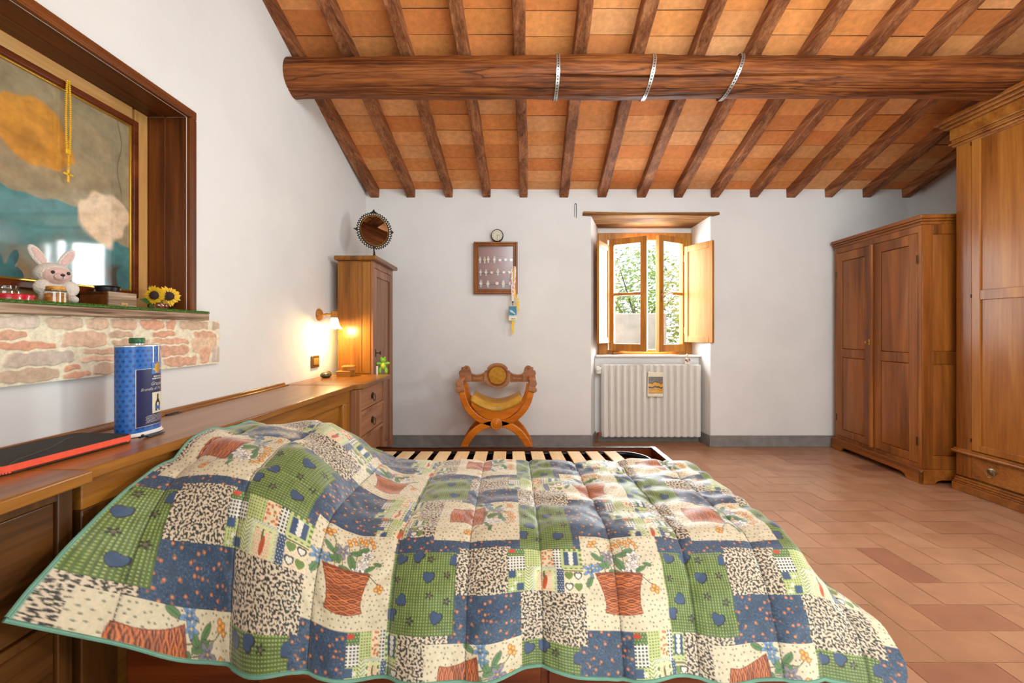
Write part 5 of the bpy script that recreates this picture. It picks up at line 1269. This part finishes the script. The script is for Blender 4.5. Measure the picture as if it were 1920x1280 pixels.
def basket(lx, ly, m, lying=False):
    if lying: ux, uy = 6 + ly * (150 / 155.0), 178 - lx * 1.03
    else: ux, uy = lx, ly
    for (p0, p1) in (((45, 78), (38, 30)), ((38, 30), (26, 18)), ((80, 78), (62, 30)), ((80, 78), (84, 26)), ((84, 26), (104, 14)), ((84, 26), (78, 12)), ((112, 84), (134, 105)), ((104, 76), (136, 58)), ((95, 60), (112, 24)), ((60, 78), (52, 40))): stem_(m, ux, uy, p0, p1)
    for q in ((30, 46, 12, 5, .7), (46, 55, 15, 6.5, 1.2), (74, 60, 16, 7, 1.1), (36, 66, 12, 6, -.5), (80, 40, 12, 5, -.1), (92, 34, 12, 6, -.4), (12, 96, 11, 5, -1.1), (112, 70, 10, 4, -.4), (126, 62, 8, 3.5, .3), (64, 76, 12, 5, .2), (98, 78, 12, 5, .1)): leaf_(m, ux, uy, *q)
    GRY, WHT, BLU = L3(150, 142, 152), L3(240, 236, 230), L3(122, 156, 190)
    bloom(m, ux, uy, 54, 44, 15, GRY, L3(120, 110, 128)); bloom(m, ux, uy, 102, 46, 14, WHT, GRY); bloom(m, ux, uy, 96, 66, 13, WHT, L3(204, 196, 200)); bloom(m, ux, uy, 14, 74, 14, BLU, L3(84, 118, 160)); bloom(m, ux, uy, 28, 70, 11, BLU, L3(96, 130, 168)); bloom(m, ux, uy, 84, 76, 9, WHT, GRY)
    for (cx, cy) in ((22, 16), (30, 14), (26, 22), (18, 22), (60, 20), (68, 14), (74, 20), (80, 10), (86, 16), (92, 12), (64, 26), (102, 10), (108, 16), (96, 20), (132, 104), (138, 108), (128, 110), (136, 114), (112, 24)):
        put(m & (ell(ux, uy, cx, cy, 4.6, 4.6) < 1), L3(120, 70, 30), .8); put(m & (ell(ux, uy, cx, cy, 3.8, 3.8) < 1), L3(228, 156, 66)); put(m & (ell(ux, uy, cx, cy, 1.3, 1.3) < 1), L3(250, 214, 130))
    t = np.clip((uy - 76) / 78, 0, 1); cx = 69 + 3 * t; half = 46 - 24 * np.sin(np.clip(t * 1.05, 0, 1) * PI * .62) * .55 - 4 * t + 6 * np.clip(t - .75, 0, 1) * 2
    top = 76 + 5 * ((ux - 69) / 46) ** 2; bot = 154 - 5 * ((ux - 71) / 40) ** 2
    bm_ = m & (np.abs(ux - cx) < half) & (uy > top) & (uy < bot); bo = m & (np.abs(ux - cx) < half + 1.6) & (uy > top - 1.2) & (uy < bot + 1.2)
    put(bo, L3(150, 74, 36)); put(bm_, BASK)
    ph = uy / 4.6 + .42 * np.sin(ux / 5.0 + 3.14 * np.floor(uy / 4.6)); put(bm_ & (ph % 1 < .42), BASKD); put(bm_ & (np.abs(ph % 1 - .7) < .1), L3(226, 142, 84), .8)
    put(bm_ & (np.abs(uy - 115) < 9) & (np.abs(ux - cx) < half * .9), BASKD, .35); put(bm_ & (uy < top + 4), BASKD, .6)
def ging(m, lx, ly, p, c1, c0, f=.55): put(m, c0); put(m & (lx % p < p * f) & (ly % p < p * f), c1)
def p_sampler(x0, y0, w, h, v=0):
    lx, ly, m = loc(x0, y0, w, h); put(m, L3(214, 210, 166)); X_, Y_ = lx / w, ly / h
    W_, K_ = L3(234, 228, 212), L3(66, 68, 76); GL = L3(200, 206, 140)
    q = m & (X_ < .23) & (Y_ > .18) & (Y_ < .52); ging(q, lx, ly, 6, K_, W_)
    q = m & (X_ < .23) & (Y_ <= .18); put(q, L3(92, 122, 58)); put(q & dots(lx, ly, 5, .9), GL); put(q & (ell(lx, ly, w * .06, h * .06, 7, 4) < 1), L3(206, 70, 48))
    q = m & (X_ < .23) & (Y_ >= .52); ging(q, lx, ly, 5, L3(122, 140, 66), GL)
    for (u, vv) in ((.06, .60), (.17, .90)): put(q & (np.abs(lx - u * w) < 7) & (np.abs(ly - vv * h) < 7), HEART)
    for (u, vv) in ((.16, .62), (.10, .80), (.06, .93)): put(q & star(lx, ly, u * w, vv * h, 4.6), W_)
    q = m & (X_ >= .23) & (X_ < .46) & (Y_ < .42); ging(q, lx, ly, 5, L3(122, 140, 66), GL)
    q = m & (X_ >= .46) & (X_ < .62) & (Y_ < .42); put(q, L3(238, 214, 180)); put(q & dots(lx, ly, 9, 2.4, True, .3), L3(218, 128, 72)); put(q & dots(lx + 4, ly + 5, 11, 1.7, True, .3), L3(128, 140, 80))
    q = m & (X_ >= .62) & (X_ < .72) & (Y_ < .48); ging(q, lx, ly, 6, K_, W_)
    q = m & (X_ >= .72) & (Y_ < .48); ging(q, lx, ly, 10, L3(110, 132, 62), GL, .5); q = m & (X_ > .76) & (X_ < .95) & (Y_ > .07) & (Y_ < .40); put(q, HEART)
    for vv in (.12, .2, .28, .36): put(q & heart(lx, ly, w * .855, vv * h, 4.2), W_)
    q = m & (X_ >= .23) & (X_ < .33) & (Y_ >= .42); put(q, L3(222, 222, 178)); put(q & ((ly + np.abs(lx - .28 * w)) % 6 < 2), L3(120, 140, 70))
    q = m & (X_ >= .33) & (X_ < .65) & (Y_ >= .42); put(q, L3(222, 222, 196)); put(q & ((lx + ly) % 5 < 1.2), L3(110, 116, 120), .7); q2 = m & (X_ > .36) & (X_ < .63) & (Y_ > .47); put(q2, L3(222, 224, 170)); put(q2 & dots(lx, ly, 11, 3.0, False), L3(96, 124, 58)); q3 = m & (X_ > .40) & (X_ < .59) & (Y_ > .55); put(q3, L3(240, 212, 178)); put(q3 & dots(lx, ly, 4.5, .8), L3(206, 150, 110)); put(q3 & (ell(lx, ly, .5 * w, .80 * h, 4, 15, .15) < 1), L3(196, 92, 44)); put(q3 & (ell(lx, ly, .49 * w, .62 * h, 2, 8) < 1), L3(100, 112, 50))
    q = m & (X_ >= .66) & (X_ < .75) & (Y_ >= .48); put(q, HEART); put(q & dots(lx, ly, 4.5, .8), W_)
    q = m & (X_ >= .75) & (Y_ >= .5); put(q, L3(238, 222, 190)); put(q & dots(lx, ly, 4.5, .7), L3(214, 140, 110)); put(m & (X_ >= .75) & (np.abs(Y_ - .52) < .015), L3(120, 130, 60))
    for (u, vv, c) in ((.81, .64, L3(124, 146, 74)), (.93, .88, L3(124, 146, 74)), (.93, .64, K_), (.81, .88, K_)):
        hm = heart(lx, ly, u * w, vv * h, 7); put(q & hm, c); 
        if c is K_: put(q & heart(lx, ly, u * w, vv * h, 4.8), W_)
p_blue(0, 0, CW, CH)
p_floral(180, 290, 60, 75); p_blue(0, 290, 110, 60); p_sampler(108, 290, 96, 60)
p_floral(280, 25, 105, 95); p_blue(270, 118, 140, 82); p_sampler(380, 30, 145, 88); p_floral(405, 118, 120, 92)
p_blue(0, 180, 86, 112); p_sampler(84, 182, 98, 108); p_floral(180, 184, 90, 106)
p_blue(150, 0, 135, 38); p_green(155, 36, 125, 150)
lx, ly, m = p_cream(230, 200, 176, 158); basket(lx, ly, m, True)
p_green(405, 210, 106, 170, False); p_blue(510, 208, 15, 90)
lx, ly, m = p_cream(0, 0, 155, 182); basket(lx, ly, m, False)
C_ = (C_ + np.roll(C_, 1, 0) + np.roll(C_, 1, 1) + np.roll(np.roll(C_, 1, 0), 1, 1)) / 4

# ------------------------------------------------------------------ the quilt
yFar, yNear, x0q, x1q = 1.85, 1.235, -.952, .765
tE, tH, tB = yFar - yNear, .405, .10
sF = x1q - x0q; sO = .18
NS, NT = 1160, 660
S = np.linspace(0, sF + sO, NS)[:, None] + np.zeros((1, NT)); T = np.linspace(-tB, tE + tH, NT)[None, :] + np.zeros((NS, 1))
xb = x0q + np.minimum(S, sF); over = np.maximum(0, S - sF)
w = sstep((-.40 - xb) / .30)
def top(y):
    Bn = 1 - .30 * np.clip((1.33 - y) / .13, 0, 1.2) ** 2; Bf = 1 - .75 * sstep((y - 1.58) / .27)
    lump = .018 * np.sin(xb * 9 + 1) * np.sin(y * 8) + .006 * np.sin(xb * 23 + y * 31)
    return .520 + w * .222 * Bn * Bf + w * lump
ytop = yFar - np.clip(T, 0, tE)
zt_ = top(ytop)
# wrinkles on the flat part
wr = .6 * (.006 * np.sin((xb * .8 + ytop * 1.9) * 26 + 2.2 * np.sin(xb * 5 + 1)) + .004 * np.sin((xb - ytop * 1.4) * 44 + 2 * np.sin(ytop * 9))) * sstep((xb + .15) / .4) * sstep((ytop - yNear) / .15)
X = xb - .035 * w * (yFar - ytop) / .68; Y = ytop.copy(); Z = zt_ + wr
back = np.maximum(0, -T); Y = Y + .012 * (1 - np.exp(-back / .02)); Z = Z - np.maximum(0, back - .004) * .95
# drape over the near edge
u = np.clip((T - tE) / tH, 0, 1); u = (-.26 + np.sqrt(.0676 + .6 * .41 * u)) / .3; u = np.clip(u, 0, 1)
e = np.clip((-.74 - xb) / .215, 0, 1.1) ** 2.4
e2 = np.clip((-.45 - xb) / .5, 0, 1) ** 1.5
xh = xb - .040 * e; yh = 1.045 - .225 * e + .012 * np.sin(xb * 15 + .7) + .008 * np.sin(xb * 33); zh = .246 + .268 * e + .045 * e2 + .010 * np.sin(xb * 8 + .5) + .006 * np.sin(xb * 21)
zE = top(np.full_like(xb, yNear)); xE = xb - .035 * w
x1_, y1_, z1_ = xE, 1.105 - .08 * e, zE - .010
q = u > 0
bez = lambda a, b_, c: (1 - u) ** 2 * a + 2 * u * (1 - u) * b_ + u * u * c
X = np.where(q, bez(xE, x1_, xh), X); Y = np.where(q, bez(yNear + 0 * u, y1_, yh), Y); Z = np.where(q, bez(zE + 0, z1_, zh), Z)
# over the foot end
k = sstep(u * 1.1)
arcx = .032 * (1 - np.exp(-over / .035)) + .03 * over; drop = np.maximum(0, over - .035 * (1 - np.exp(-over / .03))) * .93
X = X + (1 - k) * arcx + k * (1.12 * over); Z = Z - (1 - k) * drop - k * .16 * over; Y = Y - k * .10 * over
P = np.stack([X, Y, Z], -1)
# padding between the stitch lines
du_, dv_ = np.gradient(P, axis=0), np.gradient(P, axis=1)
Nn = np.cross(dv_, du_); Nn /= np.linalg.norm(Nn, axis=-1, keepdims=True) + 1e-9
if Nn[NS // 2, NT // 2, 2] < 0: Nn = -Nn
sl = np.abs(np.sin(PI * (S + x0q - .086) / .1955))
pil = .015 * sl ** .42 + .0022 * np.sin(T * 70 + S * 9) * sl + .0016 * np.sin(S * 120 + 3 * np.sin(T * 40)) * (1 - sl)
P = P + Nn * pil[..., None]
cu_, cv_ = (S + x0q + .526) / .001371, (T - .665) / .001371
ix = np.floor((cu_ % CW) * SSC).astype(int) % Ww; iy = np.floor((cv_ % CH) * SSC).astype(int) % Hh
colq = C_[iy, ix]
ln = sstep((.022 - sl) / .012)[..., None]; th = ((T * 110) % 1 < .72)[..., None]
colq = colq * (1 - .75 * ln * th) * (1 - .25 * sstep((.05 - sl) / .05)[..., None])  # dark dashed thread, plus crease shade painted into the cloth beside it
edge = (T > tE + tH - .005) | (S < .0025)
colq = np.clip(colq, 0, 1) ** 1.12 * .84
colq[edge] = L3(104, 150, 130)
qt = thing('patchwork_quilt', 'patchwork quilt with flower baskets and hearts covering the near half of the bed', 'quilt', (0, 1.5, .52))
org = np.array(qt.location)
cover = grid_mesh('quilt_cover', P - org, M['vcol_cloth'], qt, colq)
b = MB()
for line in (P[::8, -1], P[0, ::8]): b.tube([Vector(p) - Vector(qt.location) for p in line], .0042, 8)
b.build('piping', M['teal_pipe'], qt)

# ------------------------------------------------------------------ light
wo = bpy.data.worlds.new('sky'); SC.world = wo; wo.use_nodes = True
nt = wo.node_tree; bg_ = nt.nodes['Background']
bg_.inputs['Color'].default_value = (.80, .90, 1.0, 1); bg_.inputs['Strength'].default_value = 2.5
def area(name, loc, target, size, sizey, power, rgb=(1, 1, 1), portal=False):
    l = bpy.data.lights.new(name, 'AREA'); l.shape = 'RECTANGLE'; l.size = size; l.size_y = sizey; l.energy = power; l.color = rgb
    o = bpy.data.objects.new(name, l); LINK(o); o.location = loc; o.rotation_euler = (Vector(target) - Vector(loc)).to_track_quat('-Z', 'Y').to_euler()
    if portal: l.cycles.is_portal = True
    return o
sun = bpy.data.lights.new('sun', 'SUN'); sun.energy = 3.2; sun.angle = .02; sun.color = (1, .93, .82)
so = bpy.data.objects.new('sun', sun); LINK(so); so.rotation_euler = Vector((-.88, -.30, -.42)).to_track_quat('-Z', 'Y').to_euler()
area('window_daylight', (1.39, 4.47, 1.48), (1.0, 0, .9), .92, 1.2, 98, (.88, .98, 1))
area('front_fill', (1.6, -3.2, 1.9), (.6, 4, 1.2), 3.4, 2.0, 80, (.84, .98, 1))  # added soft fill behind the camera; the front wall has no opening
area('side_window', (3.86, .95, 1.50), (-1.2, 1.32, .98), .5, .6, 58, (.90, 1, .97))
area('floor_bounce', (1.2, .4, .06), (1.2, 1.6, 3), 3.0, 1.6, 54, (.86, .97, .95))
area('room_fill', (1.3, .5, 2.55), (1.5, 4, 1.2), 2.6, .8, 66, (.86, .97, 1))
pl = bpy.data.lights.new('sconce_bulb', 'POINT'); pl.energy = 11.5; pl.color = (1, .69, .27); pl.shadow_soft_size = .02
po = bpy.data.objects.new('sconce_bulb', pl); LINK(po); po.location = (XW + .115, 3.0, 1.098)
SC.view_settings.view_transform = 'Standard'; SC.view_settings.look = 'None'; SC.view_settings.exposure = 0.0
SC.cycles.use_denoising = True; SC.cycles.max_bounces = 10; SC.cycles.sample_clamp_indirect = 6.0
SC.cycles.transparent_max_bounces = 16; SC.cycles.adaptive_threshold = .02
